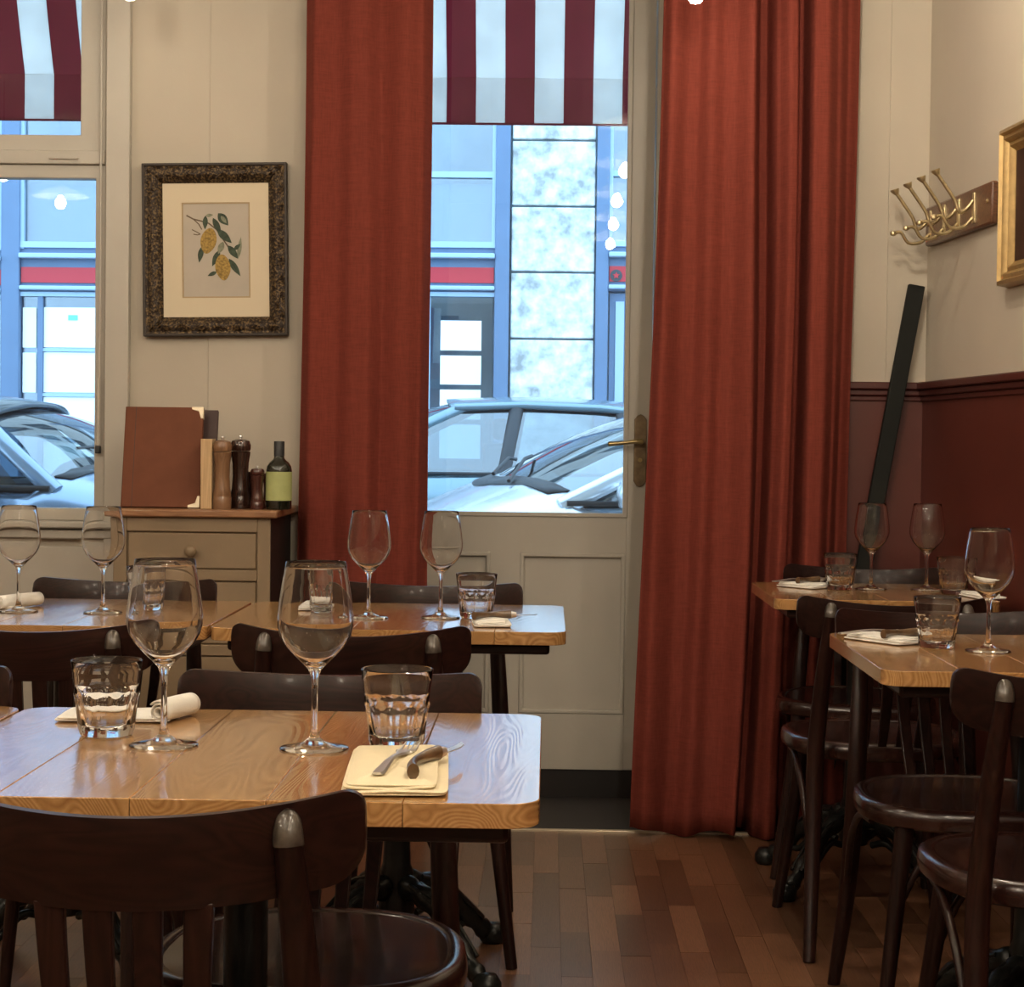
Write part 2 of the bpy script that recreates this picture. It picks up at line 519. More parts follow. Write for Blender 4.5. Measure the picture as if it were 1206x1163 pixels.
# floor with planks
fl = MB().prism([(XL, YR), (wall_x(YR) + 0.1, YR), (wall_x(WY) + 0.1, WY), (XL, WY)], -0.12, -0.006).build('floor', 'subfloor')
structure(fl, 'brown strip parquet floor of the dining room')
plank_w, plank_mesh = 0.066, None
pm = MB().box(-0.5, 0.5, -0.5, 0.5, -1, 0)
plank_mesh = pm.mesh('plank', 'floor_wood')
x = -1.41
n_planks = 0
while x < 1.33:
    y0 = 3.1
    first = random.uniform(0.12, 0.4)
    xc = x + plank_w / 2
    while y0 < 5.37:
        ln = random.choice((0.30, 0.36, 0.42, 0.50))
        if first:
            ln, first = first, 0
        y1 = min(y0 + ln, 5.37)
        if 5.37 - y1 < 0.1:
            y1 = 5.37
        ym = (y0 + y1) / 2
        if xc < wall_x(y1) - 0.02 and y1 - y0 > 0.05:
            o = bpy.data.objects.new('plank', plank_mesh)
            COL.objects.link(o)
            o.parent = fl
            o.location = (xc, ym, random.uniform(-0.0006, 0.0))
            o.scale = (plank_w - 0.0006, (y1 - y0) - 0.0008, 0.006)
            n_planks += 1
        y0 = y1
    x += plank_w
# far corner of the floor not covered by planks is the same height
MB().prism([(XL, YR), (-1.41, YR), (-1.41, 5.37), (XL, 5.37)], -0.006, -0.001).build('outer_boards', 'floor_wood', fl)
MB().prism([(-1.41, YR), (wall_x(YR), YR), (wall_x(3.1), 3.1), (-1.41, 3.1)], -0.006, -0.002).build('outer_boards', 'floor_wood', fl)

box('door_mat', 'mat_black', None, -0.60, 0.39, 5.385, 5.86, -0.006, 0.006)
tag(bpy.data.objects['door_mat'], 'black entrance mat on the floor before the glazed door', 'mat')
structure(box('trim_1', 'brass_strip', None, -0.62, 0.95, 5.365, 5.385, -0.006, 0.006, 0.002), 'pale metal threshold strip where the parquet ends')
structure(MB().box(XL, wall_x(5.4) + 0.05, 5.37, 5.95, -0.12, -0.006).build('floor', 'mat_black'), 'dark floor of the door recess')

# street wall
wb = MB()
wb.box(XL, -2.62, WY, OUT, -0.12, CEIL)
wb.box(-2.62, -1.262, WY, OUT, -0.12, 0.84)
wb.box(-2.62, -1.262, WY, OUT, 2.88, CEIL)
wb.box(-1.262, -0.62, WY, OUT, -0.12, CEIL)
wb.box(-0.62, 0.40, WY, OUT, 2.88, CEIL)
wb.box(0.40, 1.35, WY, OUT, -0.12, CEIL)
wall_back = structure(wb.build('wall_back', 'wall_paint'), 'beige street-side wall with window and door openings')
box('wall_panel', 'wall_paint', wall_back, -1.005, -0.66, WY - 0.004, WY, 0.0, CEIL, 0.001)
box('wall_panel', 'wall_paint', wall_back, 0.985, 1.105, WY - 0.006, WY, 1.31, CEIL, 0.001)
# wainscot on the stretch right of the curtain
box('wainscot_panel', 'wainscot_paint', wall_back, 0.44, 1.12, WY - 0.010, WY, 0.0, 1.27)

# right wall
def right_slab(name, mat, y0, y1, z0, z1, t0, t1, parent=None, bevel=0.0):
    """slab following the askew wall; t0..t1 measured from the wall face into the room"""
    n = Vector((-1, -0.093, 0)).normalized()
    a = Vector((wall_x(y0), y0, 0)); b_ = Vector((wall_x(y1), y1, 0))
    p = [a + n * t0, a + n * t1, b_ + n * t1, b_ + n * t0]
    return MB().prism([(q.x, q.y) for q in p], z0, z1).build(name, mat, parent, bevel=bevel)


wall_right = structure(right_slab('wall_right', 'wall_paint', YR, OUT, -0.12, CEIL, -0.2, 0.0), 'beige right-hand wall above a dark red dado')
right_slab('wainscot_panel', 'wainscot_paint', YR, WY, 0.0, 1.27, 0.0, 0.008, wall_right)
# dado rail: three stacked mouldings on each wall
tr = structure(right_slab('trim_2', 'rail_paint', YR, WY, 1.290, 1.312, 0.0, 0.032, None, 0.004), 'dark red moulded dado rail on the right wall')
right_slab('moulding', 'rail_paint', YR, WY, 1.272, 1.290, 0.0, 0.022, tr, 0.004)
right_slab('moulding', 'rail_paint', YR, WY, 1.256, 1.272, 0.0, 0.015, tr, 0.004)
tr = structure(box('trim_3', 'rail_paint', None, 0.44, 1.12, WY - 0.032, WY, 1.290, 1.312, 0.004), 'dark red moulded dado rail beside the curtain')
box('moulding', 'rail_paint', tr, 0.44, 1.12, WY - 0.022, WY, 1.272, 1.290, 0.004)
box('moulding', 'rail_paint', tr, 0.44, 1.12, WY - 0.015, WY, 1.256, 1.272, 0.004)
structure(right_slab('baseboard_right', 'rail_paint', YR, WY, 0.0, 0.11, 0.008, 0.026, None, 0.004), 'dark red baseboard along the right wall')
structure(box('baseboard_back', 'white_paint', None, -2.62, -0.64, WY - 0.018, WY, 0.0, 0.10, 0.004), 'white baseboard under the window')
# unseen sides of the room
structure(MB().box(XL - 0.2, XL, YR, OUT, -0.12, CEIL).build('wall_left', 'rear_paint'), 'tan left-hand wall of the dining room')
structure(MB().box(XL - 0.2, 2.4, YR - 0.2, YR, -0.12, CEIL).build('wall_rear', 'rear_paint'), 'tan rear wall behind the camera')
structure(MB().box(XL - 0.2, 2.4, YR - 0.2, OUT, CEIL, CEIL + 0.2).build('ceiling', 'ceiling_paint'), 'cream ceiling of the dining room')

# ------------------------------------------------------------------ left window
win = structure(thing('window_1', None, None, (0, 0, 0)), 'tall white window with a fixed upper light beside the picture')
WX1 = -1.262
fy0, fy1 = 5.505, 5.60
# outer casing
box('casing', 'white_paint', win, -1.306, -1.236, 5.470, 5.50, 0.0, 2.95, 0.003)
box('casing', 'white_paint', win, -2.66, -2.59, 5.470, 5.50, 0.0, 2.95, 0.003)
for (x0, x1, z0, z1, nm) in ((-1.312, -1.262, 0.84, 2.88, 'jamb'), (-2.62, -2.57, 0.84, 2.88, 'jamb'),
                             (-2.57, -1.312, 0.84, 0.875, 'bottom_rail'), (-2.57, -1.312, 2.80, 2.88, 'head'),
                             (-2.57, -1.312, 1.925, 1.965, 'transom')):
    box(nm, 'white_paint', win, x0, x1, 5.49 if nm != 'transom' else 5.485, fy1, z0, z1, 0.003)
# lower sash
sash = MB().ring(-2.57, -1.312, 0.875, 1.925, 0.04, 0.030, 0.037, 0.040, 5.500, 5.55)
ls = sash.build('sash_frame', 'white_paint', win, bevel=0.003)
box('pane', 'window_glass', ls, -2.54, -1.335, 5.523, 5.527, 0.905, 1.895)
# upper light, wider frame
sash = MB().ring(-2.57, -1.312, 1.965, 2.80, 0.08, 0.076, 0.047, 0.040, 5.500, 5.55)
us = sash.build('sash_frame', 'white_paint', win, bevel=0.003)
box('pane', 'window_glass', us, -2.50, -1.38, 5.523, 5.527, 2.0, 2.77)
# espagnolette rod with its lever, small catch
MB().tube([(-1.322, 5.478, 1.29), (-1.322, 5.478, 2.75)], 0.0035, 8).build('bolt_rod', 'white_paint', win, 40)
lev = MB().tube([(-1.324, 5.474, 1.10), (-1.324, 5.474, 1.30)], 0.006, 10).build('lever', 'white_paint', win, 40)
MB().box(-1.332, -1.317, 5.466, 5.486, 1.075, 1.098).build('lever_tip', 'cord_black', lev, bevel=0.003)
box('catch', 'white_paint', win, -1.475, -1.39, 5.478, 5.488, 1.938, 1.944, 0.002)
# sill and apron
box('window_sill', 'white_paint', win, -2.66, -1.236, 5.44, 5.50, 0.855, 0.875, 0.005)
box('sill_moulding', 'white_paint', win, -2.66, -1.25, 5.465, 5.50, 0.822, 0.850, 0.005)
box('apron_panel', 'white_paint', win, -2.60, -1.25, 5.488, 5.50, 0.12, 0.80, 0.004)

# ------------------------------------------------------------------ glazed door in its recess
door = structure(thing('door_1', None, None, (0, 0, 0)), 'white half-glazed street door with two lower panels')
DY0, DY1 = 5.92, 5.965
DX0, DX1, DZ0, DZ1 = -0.585, 0.325, 0.085, 2.80
GX0, GX1, GZ0, GZ1 = -0.510, 0.250, 0.892, 2.74
box('stile', 'white_paint', door, GX1, DX1, DY0, DY1, DZ0, DZ1, 0.002)
box('stile', 'white_paint', door, DX0, GX0, DY0, DY1, DZ0, DZ1, 0.002)
box('rail', 'white_paint', door, GX0, GX1, DY0, DY1, GZ1, DZ1)
box('rail', 'white_paint', door, GX0, GX1, DY0, DY1, 0.775, GZ0)
box('rail', 'white_paint', door, GX0, GX1, DY0, DY1, DZ0, 0.262)
box('muntin', 'white_paint', door, -0.178, -0.085, DY0, DY1, 0.262, 0.775)
for (x0, x1) in ((GX0, -0.178), (-0.085, GX1)):
    p = box('panel', 'white_paint', door, x0, x1, DY0 + 0.014, DY1, 0.262, 0.775)
    mo = MB().ring(x0, x1, 0.262, 0.775, 0.014, 0.014, 0.014, 0.014, DY0 - 0.003, DY0 + 0.016)
    mo.build('panel_moulding', 'white_paint', p, bevel=0.004)
bead = MB().ring(GX0 - 0.004, GX1 + 0.004, GZ0 - 0.004, GZ1 + 0.004, 0.016, 0.016, 0.014, 0.014, DY0 - 0.005, DY0 + 0.012)
bead.build('glazing_bead', 'white_paint', door, bevel=0.003)
box('pane', 'door_glass', door, GX0, GX1, 5.940, 5.945, GZ0, GZ1)
box('kick_strip', 'dresser_side', door, -0.588, 0.328, DY0 + 0.01, DY1, -0.006, DZ0)
# handle: long shaped plate and lever
hx, hz = 0.291, 1.10
poly = [(hx - 0.020, hz - 0.095), (hx - 0.010, hz - 0.110), (hx, hz - 0.114), (hx + 0.010, hz - 0.110), (hx + 0.020, hz - 0.095),
        (hx + 0.0195, hz + 0.10), (hx + 0.010, hz + 0.112), (hx, hz + 0.117), (hx - 0.010, hz + 0.112), (hx - 0.0195, hz + 0.10)]
plate = MB().prism(poly, DY0 - 0.007, DY0, 'y').build('handle_plate', 'bronze_plate', door, bevel=0.002)
lv = MB().tube(smooth_pts([(hx, DY0 - 0.006, hz + 0.030), (hx, DY0 - 0.045, hz + 0.030), (hx - 0.02, DY0 - 0.052, hz + 0.030), (hx - 0.06, DY0 - 0.052, hz + 0.025),
                           (hx - 0.095, DY0 - 0.050, hz + 0.022), (hx - 0.103, DY0 - 0.048, hz + 0.021)], 5),
               [0.009] * 5 + [0.009 - 0.0035 * i / 8 for i in range(8)] + [0.0055 + 0.003 * i / 8 for i in range(9)] + [0.008, 0.007, 0.005, 0.002], 12)
lv.build('lever', 'brass_old', plate, 60)
MB().tube([(hx, DY0 - 0.010, hz - 0.028), (hx, DY0 - 0.006, hz - 0.028)], 0.007, 12).build('keyhole_cover', 'brass_old', plate, 40)
# frame round the door
for (x0, x1) in ((-0.62, -0.588), (0.328, 0.40)):
    box('door_frame', 'white_paint', door, x0, x1, 5.88, 6.0, 0.0, 2.88, 0.004)
box('door_frame', 'white_paint', door, -0.588, 0.328, 5.88, 6.0, 2.803, 2.88, 0.004)


# ------------------------------------------------------------------ curtains
def curtain(name, label, xt0, xt1, xb0, xb1, ctrl, y0, ztop, zbot, flare):
    us = [c[0] for c in ctrl]
    def prof(u):
        for i in range(len(us) - 1):
            if u <= us[i + 1]:
                t = (u - us[i]) / (us[i + 1] - us[i])
                t = t * t * (3 - 2 * t)
                return ctrl[i][1] * (1 - t) + ctrl[i + 1][1] * t
        return ctrl[-1][1]
    def fn(u, v):
        z = ztop + (zbot - ztop) * v
        w = v ** 1.6
        x0 = xt0 + (xb0 - xt0) * w; x1 = xt1 + (xb1 - xt1) * w
        uu = u + 0.018 * math.sin(5 * v + 3 * u) * math.sin(math.pi * u)
        d = prof(min(max(uu, 0), 1)) * (0.85 + 0.35 * v) + 0.007 * math.sin(9 * u + 4 * v) * v
        hem = 0.010 * math.sin(17 * u + 1) * v ** 12
        return (x0 + (x1 - x0) * u + 0.006 * math.sin(6 * v + 20 * u) * v, y0 - d - flare * v, z + hem)
    o = MB().grid(fn, 170, 46).build(name, 'curtain_cloth', None, 80, solid=0.005)
    tag(o, label, 'curtain', 'rust red curtains of the door recess')
    return o


curtain('curtain', 'wide rust-red curtain right of the glazed door, hanging to the floor', 0.315, 0.880, 0.250, 0.868,
        [(0, 0.0), (0.05, 0.040), (0.15, 0.000), (0.19, 0.000), (0.26, 0.034), (0.33, 0.012), (0.37, 0.018), (0.46, 0.060), (0.515, -0.075), (0.545, -0.080),
         (0.585, 0.010), (0.635, 0.055), (0.66, 0.050), (0.700, -0.085), (0.718, -0.085), (0.755, 0.050), (0.81, 0.046), (0.88, -0.010), (0.94, -0.060), (1.0, -0.085)], 5.345, 2.78, 0.012, 0.0)
curtain('curtain', 'flat rust-red curtain between the chest of drawers and the glazed door', -0.712, -0.350, -0.730, -0.345,
        [(0, -0.04), (0.10, 0.020), (0.26, 0.004), (0.42, 0.034), (0.50, 0.036), (0.62, -0.010), (0.80, 0.018), (0.92, -0.005), (1.0, -0.06)], 5.385, 2.78, 0.012, 0.0)
rod = thing('curtain_rod', 'dark metal curtain rod above the door recess', 'curtain rod', (0.08, 5.39, 2.80))
MB().tube([(-0.86, 0, 0.0), (0.88, 0, 0.0)], 0.011, 12).build('rod', 'pole_metal', rod, 40)
for sx in (-0.875, 0.895):
    MB().lathe([(0, -0.024), (0.018, -0.014), (0.023, 0), (0.018, 0.014), (0, 0.024)], 16, (sx, 0, 0)).build('finial', 'pole_metal', rod, 60)
for sx in (-0.83, 0.85):
    MB().tube([(sx, 0, 0), (sx, 0.10, 0)], 0.008, 10).build('bracket', 'pole_metal', rod, 40)


# ------------------------------------------------------------------ chairs
def rail_y(x):                       # back rail bends towards the sitter at its ends
    return -0.285 + 0.085 * (x / 0.215) ** 2


def make_chair():
    t = thing('bistro_chair', 'dark bistro chair', 'chair')
    # seat: rounded frame and slightly dished panel
    def outline(s, inset=0.0):
        out = []
        for k in range(48):
            a = 2 * math.pi * k / 48
            ca, sa = math.cos(a), math.sin(a)
            e = 0.78
            px = math.copysign(abs(ca) ** e, ca) * (0.205 - inset)
            py = math.copysign(abs(sa) ** e, sa) * (0.205 - inset)
            px *= 1.0 + 0.06 * (py / 0.2)
            out.append((px * s, py * s))
        return out
    rings = [(0.012, 0.420), (0.0, 0.426), (-0.003, 0.440), (0.0, 0.456), (0.008, 0.4615), (0.020, 0.4615), (0.026, 0.457)]
    mb = MB()
    vs_ = []
    for ins, z in rings:
        vs_ += [(px, py, z) for px, py in outline(1, ins)]
    vs_ += [(px, py, 0.420) for px, py in outline(1, 0.030)]
    n = 48
    fs = []
    for i in range(len(rings)):
        for k in range(n):
            fs.append((i * n + k, i * n + (k + 1) % n, (i + 1) * n + (k + 1) % n, (i + 1) * n + k))
    for k in range(n):
        i = len(rings)
        fs.append((i * n + k, i * n + (k + 1) % n, (k + 1) % n, k))
    mb.add(vs_, fs)
    seat = mb.build('seat', 'seat_wood', t, 50)
    pan = MB()
    vs_ = []
    steps = [0.02, 0.25, 0.5, 0.75, 0.9, 1.0]
    for q in steps:
        vs_ += [(px * q, py * q, 0.4585 - 0.010 * (1 - q * q)) for px, py in outline(1, 0.024)]
    fs = [tuple(range(n - 1, -1, -1))]
    for i in range(len(steps) - 1):
        for k in range(n):
            fs.append((i * n + k, i * n + (k + 1) % n, (i + 1) * n + (k + 1) % n, (i + 1) * n + k))
    pan.add(vs_, fs).build('seat_panel', 'seat_wood', seat, 50)
    # rear legs running up as back posts; worn rounded tips show behind the rail
    for s in (-1, 1):
        pts = smooth_pts([(s * 0.190, -0.300, 0.0), (s * 0.176, -0.235, 0.22), (s * 0.168, -0.205, 0.44), (s * 0.158, -0.232, 0.62), (s * 0.150, -0.268, 0.752)], 5)
        m = len(pts)
        rad = [0.0135 + 0.006 * math.sin(math.pi * min(1, i / (m - 1) * 1.0)) for i in range(m)]
        leg = MB().tube(pts, rad, 12, 0.8, side=(1, 0, 0)).build('back_leg', 'chair_wood_upright', t, 60)
        tip = smooth_pts([(s * 0.150, -0.268, 0.749), (s * 0.1492, -0.267, 0.760), (s * 0.1486, -0.263, 0.772), (s * 0.148, -0.257, 0.780)], 4)
        k = len(tip)
        tp = MB().tube(tip, [0.0145 * math.sqrt(max(0.02, 1 - (i / (k - 1)) ** 2.6)) for i in range(k)], 12, 0.85, side=(1, 0, 0)).build('post_tip', 'worn_tip', leg, 60)
    # front legs
    for s in (-1, 1):
        pts = smooth_pts([(s * 0.140, 0.140, 0.43), (s * 0.160, 0.158, 0.25), (s * 0.192, 0.190, 0.0)], 5)
        m = len(pts)
        MB().tube(pts, [0.0185 - 0.006 * i / (m - 1) for i in range(m)], 12).build('front_leg', 'chair_wood_upright', t, 60)
    # bent braces under the seat
    for s in (-1, 1):
        MB().tube(smooth_pts([(s * 0.180, -0.222, 0.23), (s * 0.186, -0.150, 0.34), (s * 0.188, -0.05, 0.405), (s * 0.185, 0.06, 0.416)], 6), 0.0075, 8).build('side_brace', 'chair_wood', t, 60)
    MB().tube(smooth_pts([(-0.155, 0.150, 0.27), (-0.10, 0.160, 0.37), (0, 0.160, 0.408), (0.10, 0.160, 0.37), (0.155, 0.150, 0.27)], 6), 0.0075, 8).build('front_brace', 'chair_wood', t, 60)
    # wide curved back rail
    hw, NU, PI = 0.215, 45, math.pi
    cols = []
    for i in range(NU):
        xx = -hw * math.cos(PI * i / (NU - 1))
        e = hw - abs(xx)
        zt = 0.778 + 0.018 * (xx / hw) ** 2
        zb = 0.690 + 0.016 * (xx / hw) ** 2
        rt, rb = 0.022, 0.034
        if e < rt: zt -= rt - math.sqrt(max(0, rt * rt - (rt - e) ** 2))
        if e < rb: zb += rb - math.sqrt(max(0, rb * rb - (rb - e) ** 2))
        cols.append((xx, zt, zb))
    mb = MB(); vs_ = []; NV = 6
    for xx, zt, zb in cols:
        for side in (0, 1):
            for j in range(NV):
                z = zb + (zt - zb) * (j / (NV - 1) if side == 0 else 1 - j / (NV - 1))
                edge = 0.003 if j in (0, NV - 1) else 0.0
                th = (-0.009 + edge) if side == 0 else (0.009 - edge)
                vs_.append((xx, rail_y(xx) + th - 0.16 * (z - 0.72), z))
    W = 2 * NV
    fs = []
    for i in range(NU - 1):
        for j in range(W):
            fs.append((i * W + j, i * W + (j + 1) % W, (i + 1) * W + (j + 1) % W, (i + 1) * W + j))
    fs.append(tuple(range(W))); fs.append(tuple(range((NU - 1) * W + W - 1, (NU - 1) * W - 1, -1)))
    mb.add(vs_, fs).build('backrest', 'chair_wood', t, 50)
    # four slats
    for xx in (-0.069, -0.023, 0.023, 0.069):
        mb = MB(); vs_ = []; N = 9
        for i in range(N):
            q = i / (N - 1)
            z = 0.448 + (0.697 - 0.448) * q
            cx = xx * (0.86 + 0.14 * q)
            cy = -0.192 * (1 - q) + (rail_y(xx) + 0.0055) * q - 0.018 * math.sin(math.pi * q)
            w = 0.0095 + 0.0045 * q
            vs_ += [(cx - w, cy - 0.006, z), (cx + w, cy - 0.006, z), (cx + w, cy + 0.006, z), (cx - w, cy + 0.006, z)]
        fs = [(3, 2, 1, 0), tuple(range(4 * N - 4, 4 * N))]
        for i in range(N - 1):
            for j in range(4):
                fs.append((i * 4 + j, i * 4 + (j + 1) % 4, (i + 1) * 4 + (j + 1) % 4, (i + 1) * 4 + j))
        mb.add(vs_, fs).build('slat', 'chair_wood_upright', t, bevel=0.002)
    return t


chair0 = make_chair()
PI = math.pi
CH = [
    ((-0.383, 1.965), 0.0, 'nearest dark bistro chair, back to the viewer, at the front table'),
    ((-0.304, 2.42), PI, 'dark bistro chair facing the viewer from the far side of the front table'),
    ((-0.352, 3.545), R(1), 'dark bistro chair with its back to the viewer at the table before the door'),
    ((-0.262, 4.135), PI + R(2), 'dark bistro chair facing the viewer behind the table before the door'),
    ((-0.905, 3.55), R(-2), 'dark bistro chair with its back to the viewer, left, at the table under the window'),
    ((-0.985, 4.135), PI, 'dark bistro chair facing the viewer in front of the chest of drawers'),
    ((-0.972, 2.42), PI, 'dark bistro chair cut off by the left edge of the photo'),
    ((0.826, 3.02), R(0), 'dark bistro chair at the right edge, back to the viewer, nearest on that side'),
    ((0.805, 3.585), PI + R(1), 'dark bistro chair facing the viewer between the two right-hand tables'),
    ((0.766, 4.345), R(1), 'dark bistro chair with its back to the viewer at the table by the right curtain'),
    ((0.828, 4.97), PI - R(12), 'dark bistro chair in the corner behind the far right table'),
]
for i, ((cx, cy), rz, lab) in enumerate(CH):
    put(chair0, i == 0, (cx, cy, 0), rz, lab, 'dark bentwood bistro chairs')


# ------------------------------------------------------------------ tables
def round_rect_span(x, x0, x1, y0, y1, r):
    e = min(x - x0, x1 - x)
    c = r - math.sqrt(max(0, r * r - (r - e) ** 2)) if e < r else 0.0
    return y0 + c, y1 - c


def table(x0, x1, y0, y1, label, nb=5, base_xy=None):
    cx, cy = (x0 + x1) / 2, (y0 + y1) / 2
    t = thing('dining_table', label, 'table', (cx, cy, 0), 0, 'oak topped tables on iron pedestals')
    hx_, hy_ = (x1 - x0) / 2, (y1 - y0) / 2
    r = 0.035
    for b_ in range(nb):
        a0 = -hx_ + 2 * hx_ * b_ / nb + (0.0003 if b_ else 0)
        a1 = -hx_ + 2 * hx_ * (b_ + 1) / nb - (0.0003 if b_ < nb - 1 else 0)
        xs = [a0 + (a1 - a0) * k / 12 for k in range(13)]
        if b_ == 0: xs = [a0 + r * (1 - math.cos(k / 7 * PI / 2)) for k in range(8)] + [a1]
        if b_ == nb - 1: xs = [a0] + [a1 - r * (1 - math.cos(k / 7 * PI / 2)) for k in range(7, -1, -1)]
        lo = [(q, round_rect_span(q, -hx_, hx_, -hy_, hy_, r)[0]) for q in xs]
        hi = [(q, round_rect_span(q, -hx_, hx_, -hy_, hy_, r)[1]) for q in reversed(xs)]
        MB().prism(lo + hi, 0.724, 0.750).build('board', 'oak_top', t, bevel=0.0010)
    box('underframe', 'chair_wood', t, -hx_ + 0.032, hx_ - 0.032, -hy_ + 0.03, hy_ - 0.03, 0.702, 0.724, 0.006)
    bx_, by_ = (0, 0) if base_xy is None else (base_xy[0] - cx, base_xy[1] - cy)
    col = MB().lathe([(0.034, 0.10), (0.040, 0.12), (0.036, 0.15), (0.030, 0.18), (0.0375, 0.20), (0.030, 0.22), (0.027, 0.30), (0.0265, 0.60), (0.033, 0.62),
                      (0.027, 0.64), (0.030, 0.68), (0.075, 0.695), (0.08, 0.702)], 20, (bx_, by_, 0)).build('column', 'iron', t, 50)
    for k in range(4):
        a = PI / 4 + k * PI / 2
        ca, sa = math.cos(a), math.sin(a)
        prof = [(0.030, 0.175), (0.070, 0.168), (0.120, 0.150), (0.170, 0.112), (0.215, 0.070), (0.250, 0.040), (0.275, 0.022)]
        pts = smooth_pts([(bx_ + ca * d, by_ + sa * d, z) for d, z in prof], 4)
        m = len(pts)
        lg = MB().tube(pts, [0.022 - 0.006 * i / (m - 1) + 0.003 * math.sin(i * 1.3) for i in range(m)], 10, 1.2).build('iron_leg', 'iron', t, 60)
        # scroll under the leg and claw foot
        sc = [(0.055, 0.105), (0.10, 0.115), (0.145, 0.085), (0.175, 0.060), (0.20, 0.062), (0.205, 0.080)]
        MB().tube(smooth_pts([(bx_ + ca * d, by_ + sa * d, z) for d, z in sc], 4), 0.009, 8).build('scroll', 'iron', lg, 60)
        MB().lathe([(0, 0.046), (0.020, 0.042), (0.030, 0.026), (0.030, 0.008), (0.024, 0.0)], 14, (bx_ + ca * 0.285, by_ + sa * 0.285, 0)).build('claw_foot', 'iron', lg, 60)
        for w in (-1, 1):
            q = [(0.06, 0.178), (0.13, 0.156), (0.18, 0.115), (0.24, 0.060)]
            MB().tube(smooth_pts([(bx_ + ca * d - sa * 0.014 * w, by_ + sa * d + ca * 0.014 * w, z + 0.006) for d, z in q], 4), 0.006, 6).build('rib', 'iron', lg, 60)
    return t


table(-0.708, -0.004, 1.905, 2.545, 'front oak table with two wine glasses and a horn-handled knife')
table(-1.420, -0.714, 1.905, 2.545, 'oak table cut off at the lower left edge, beside the front table')
table(-0.664, 0.040, 3.655, 4.270, 'oak table before the glazed door, behind the front table')
table(-1.374, -0.672, 3.655, 4.270, 'oak table under the window, in front of the chest of drawers')
table(0.562, 1.225, 3.100, 3.735, 'nearer oak table at the right edge with one wine glass')
table(0.556, 1.105, 4.530, 5.095, 'farther oak table beside the right curtain with two wine glasses', 4, (0.80, 4.80))
TZ = 0.75


# ------------------------------------------------------------------ glassware
def make_wine_glass():
    outer = [(0.0, 0.0), (0.0405, 0.0), (0.0415, 0.0012), (0.040, 0.0028), (0.028, 0.0048), (0.014, 0.008), (0.0065, 0.014), (0.0043, 0.024), (0.0037, 0.045),
             (0.0037, 0.070), (0.0046, 0.086), (0.0075, 0.095), (0.0145, 0.1025), (0.0255, 0.113), (0.0360, 0.1245), (0.0425, 0.1360), (0.0455, 0.1480),
             (0.0455, 0.1600), (0.0435, 0.1780), (0.0405, 0.1980), (0.0372, 0.2170), (0.0360, 0.2245)]
    inner = [(0.0353, 0.2253), (0.0348, 0.2245), (0.0360, 0.2170), (0.0393, 0.1980), (0.0423, 0.1780), (0.0443, 0.1600), (0.0443, 0.1480), (0.0412, 0.1365),
             (0.0347, 0.1255), (0.0242, 0.1145), (0.0132, 0.1048), (0.0050, 0.1015), (0.0, 0.1008)]
    me = MB().lathe(outer + inner, 56).mesh('wine_glass', 'thin_crystal', 60)
    return me


def make_tumbler():
    outer = [(0.0, 0.0), (0.030, 0.0), (0.0325, 0.002), (0.0340, 0.008), (0.0355, 0.020), (0.0372, 0.034), (0.0390, 0.046), (0.0400, 0.052), (0.0392, 0.056),
             (0.0405, 0.066), (0.0425, 0.080), (0.0440, 0.0935)]
    inner = [(0.0430, 0.0945), (0.0422, 0.0935), (0.0406, 0.080), (0.0386, 0.066), (0.0370, 0.052), (0.0340, 0.034), (0.0312, 0.022), (0.0285, 0.0155), (0.020, 0.0125), (0.0, 0.0115)]
    NF = 10
    nout = len(outer)
    def rf(r, z, a, i):
        if i < nout and 0.005 < z < 0.054:
            seg = (a * NF / (2 * PI)) % 1.0 - 0.5
            th = seg * 2 * PI / NF
            depth = min(1, (z - 0.005) / 0.008, (0.054 - z) / 0.006)
            flat = math.cos(PI / NF) / math.cos(th)
            return r * (1.03 + (flat * 1.01 - 1.03) * depth)
        return r
    return MB().lathe(outer + inner, 80, rfun=rf).mesh('water_tumbler', 'crystal', 40)


wine_me, tumb_me = make_wine_glass(), make_tumbler()


def glass(kind, xx, yy, label, rz=0.0):
    me = wine_me if kind == 'wine' else tumb_me
    o = bpy.data.objects.new('wine_glass' if kind == 'wine' else 'water_tumbler', me)
    COL.objects.link(o)
    o.location = (xx, yy, TZ + 0.0003)
    o.rotation_euler = (0, 0, rz)
    return tag(o, label, 'wine glass' if kind == 'wine' else 'tumbler', 'empty stemmed wine glasses' if kind == 'wine' else 'faceted water tumblers')


glass('wine', -0.459, 2.236, 'left of the two large wine glasses on the front table')
glass('wine', -0.276, 2.228, 'right of the two large wine glasses, in the middle of the front table')
glass('wine', -0.372, 3.90, 'wine glass standing before the left curtain on the middle table')
glass('wine', -0.222, 3.92, 'wine glass before the white door panel on the middle table')
glass('wine', -1.118, 3.93, 'wine glass at the left edge on the table under the window')
glass('wine', -0.938, 3.93, 'wine glass before the left end of the chest on the window table')
glass('wine', 0.846, 4.88, 'left wine glass of the pair before the dark red dado')
glass('wine', 0.990, 4.88, 'right wine glass of the pair before the dark red dado')
glass('wine', 0.808, 3.42, 'large wine glass near the right edge, on the nearer right table')
glass('tumbler', -0.546, 2.31, 'water tumbler left of the wine glasses on the front table', 0.2)
glass('tumbler', -0.180, 2.262, 'water tumbler right of the wine glasses, behind the napkin and knife', 0.5)
glass('tumbler', -0.147, 3.93, 'water tumbler at the right end of the middle table')
glass('tumbler', -0.480, 4.02, 'water tumbler seen through the right front wine glass', 0.3)
glass('tumbler', -0.865, 4.02, 'water tumbler seen through the left front wine glass', 0.1)
glass('tumbler', 0.762, 4.86, 'water tumbler left of the pair of wine glasses at the right curtain', 0.4)
glass('tumbler', 1.035, 4.76, 'water tumbler half hidden behind the large right wine glass', 0.25)
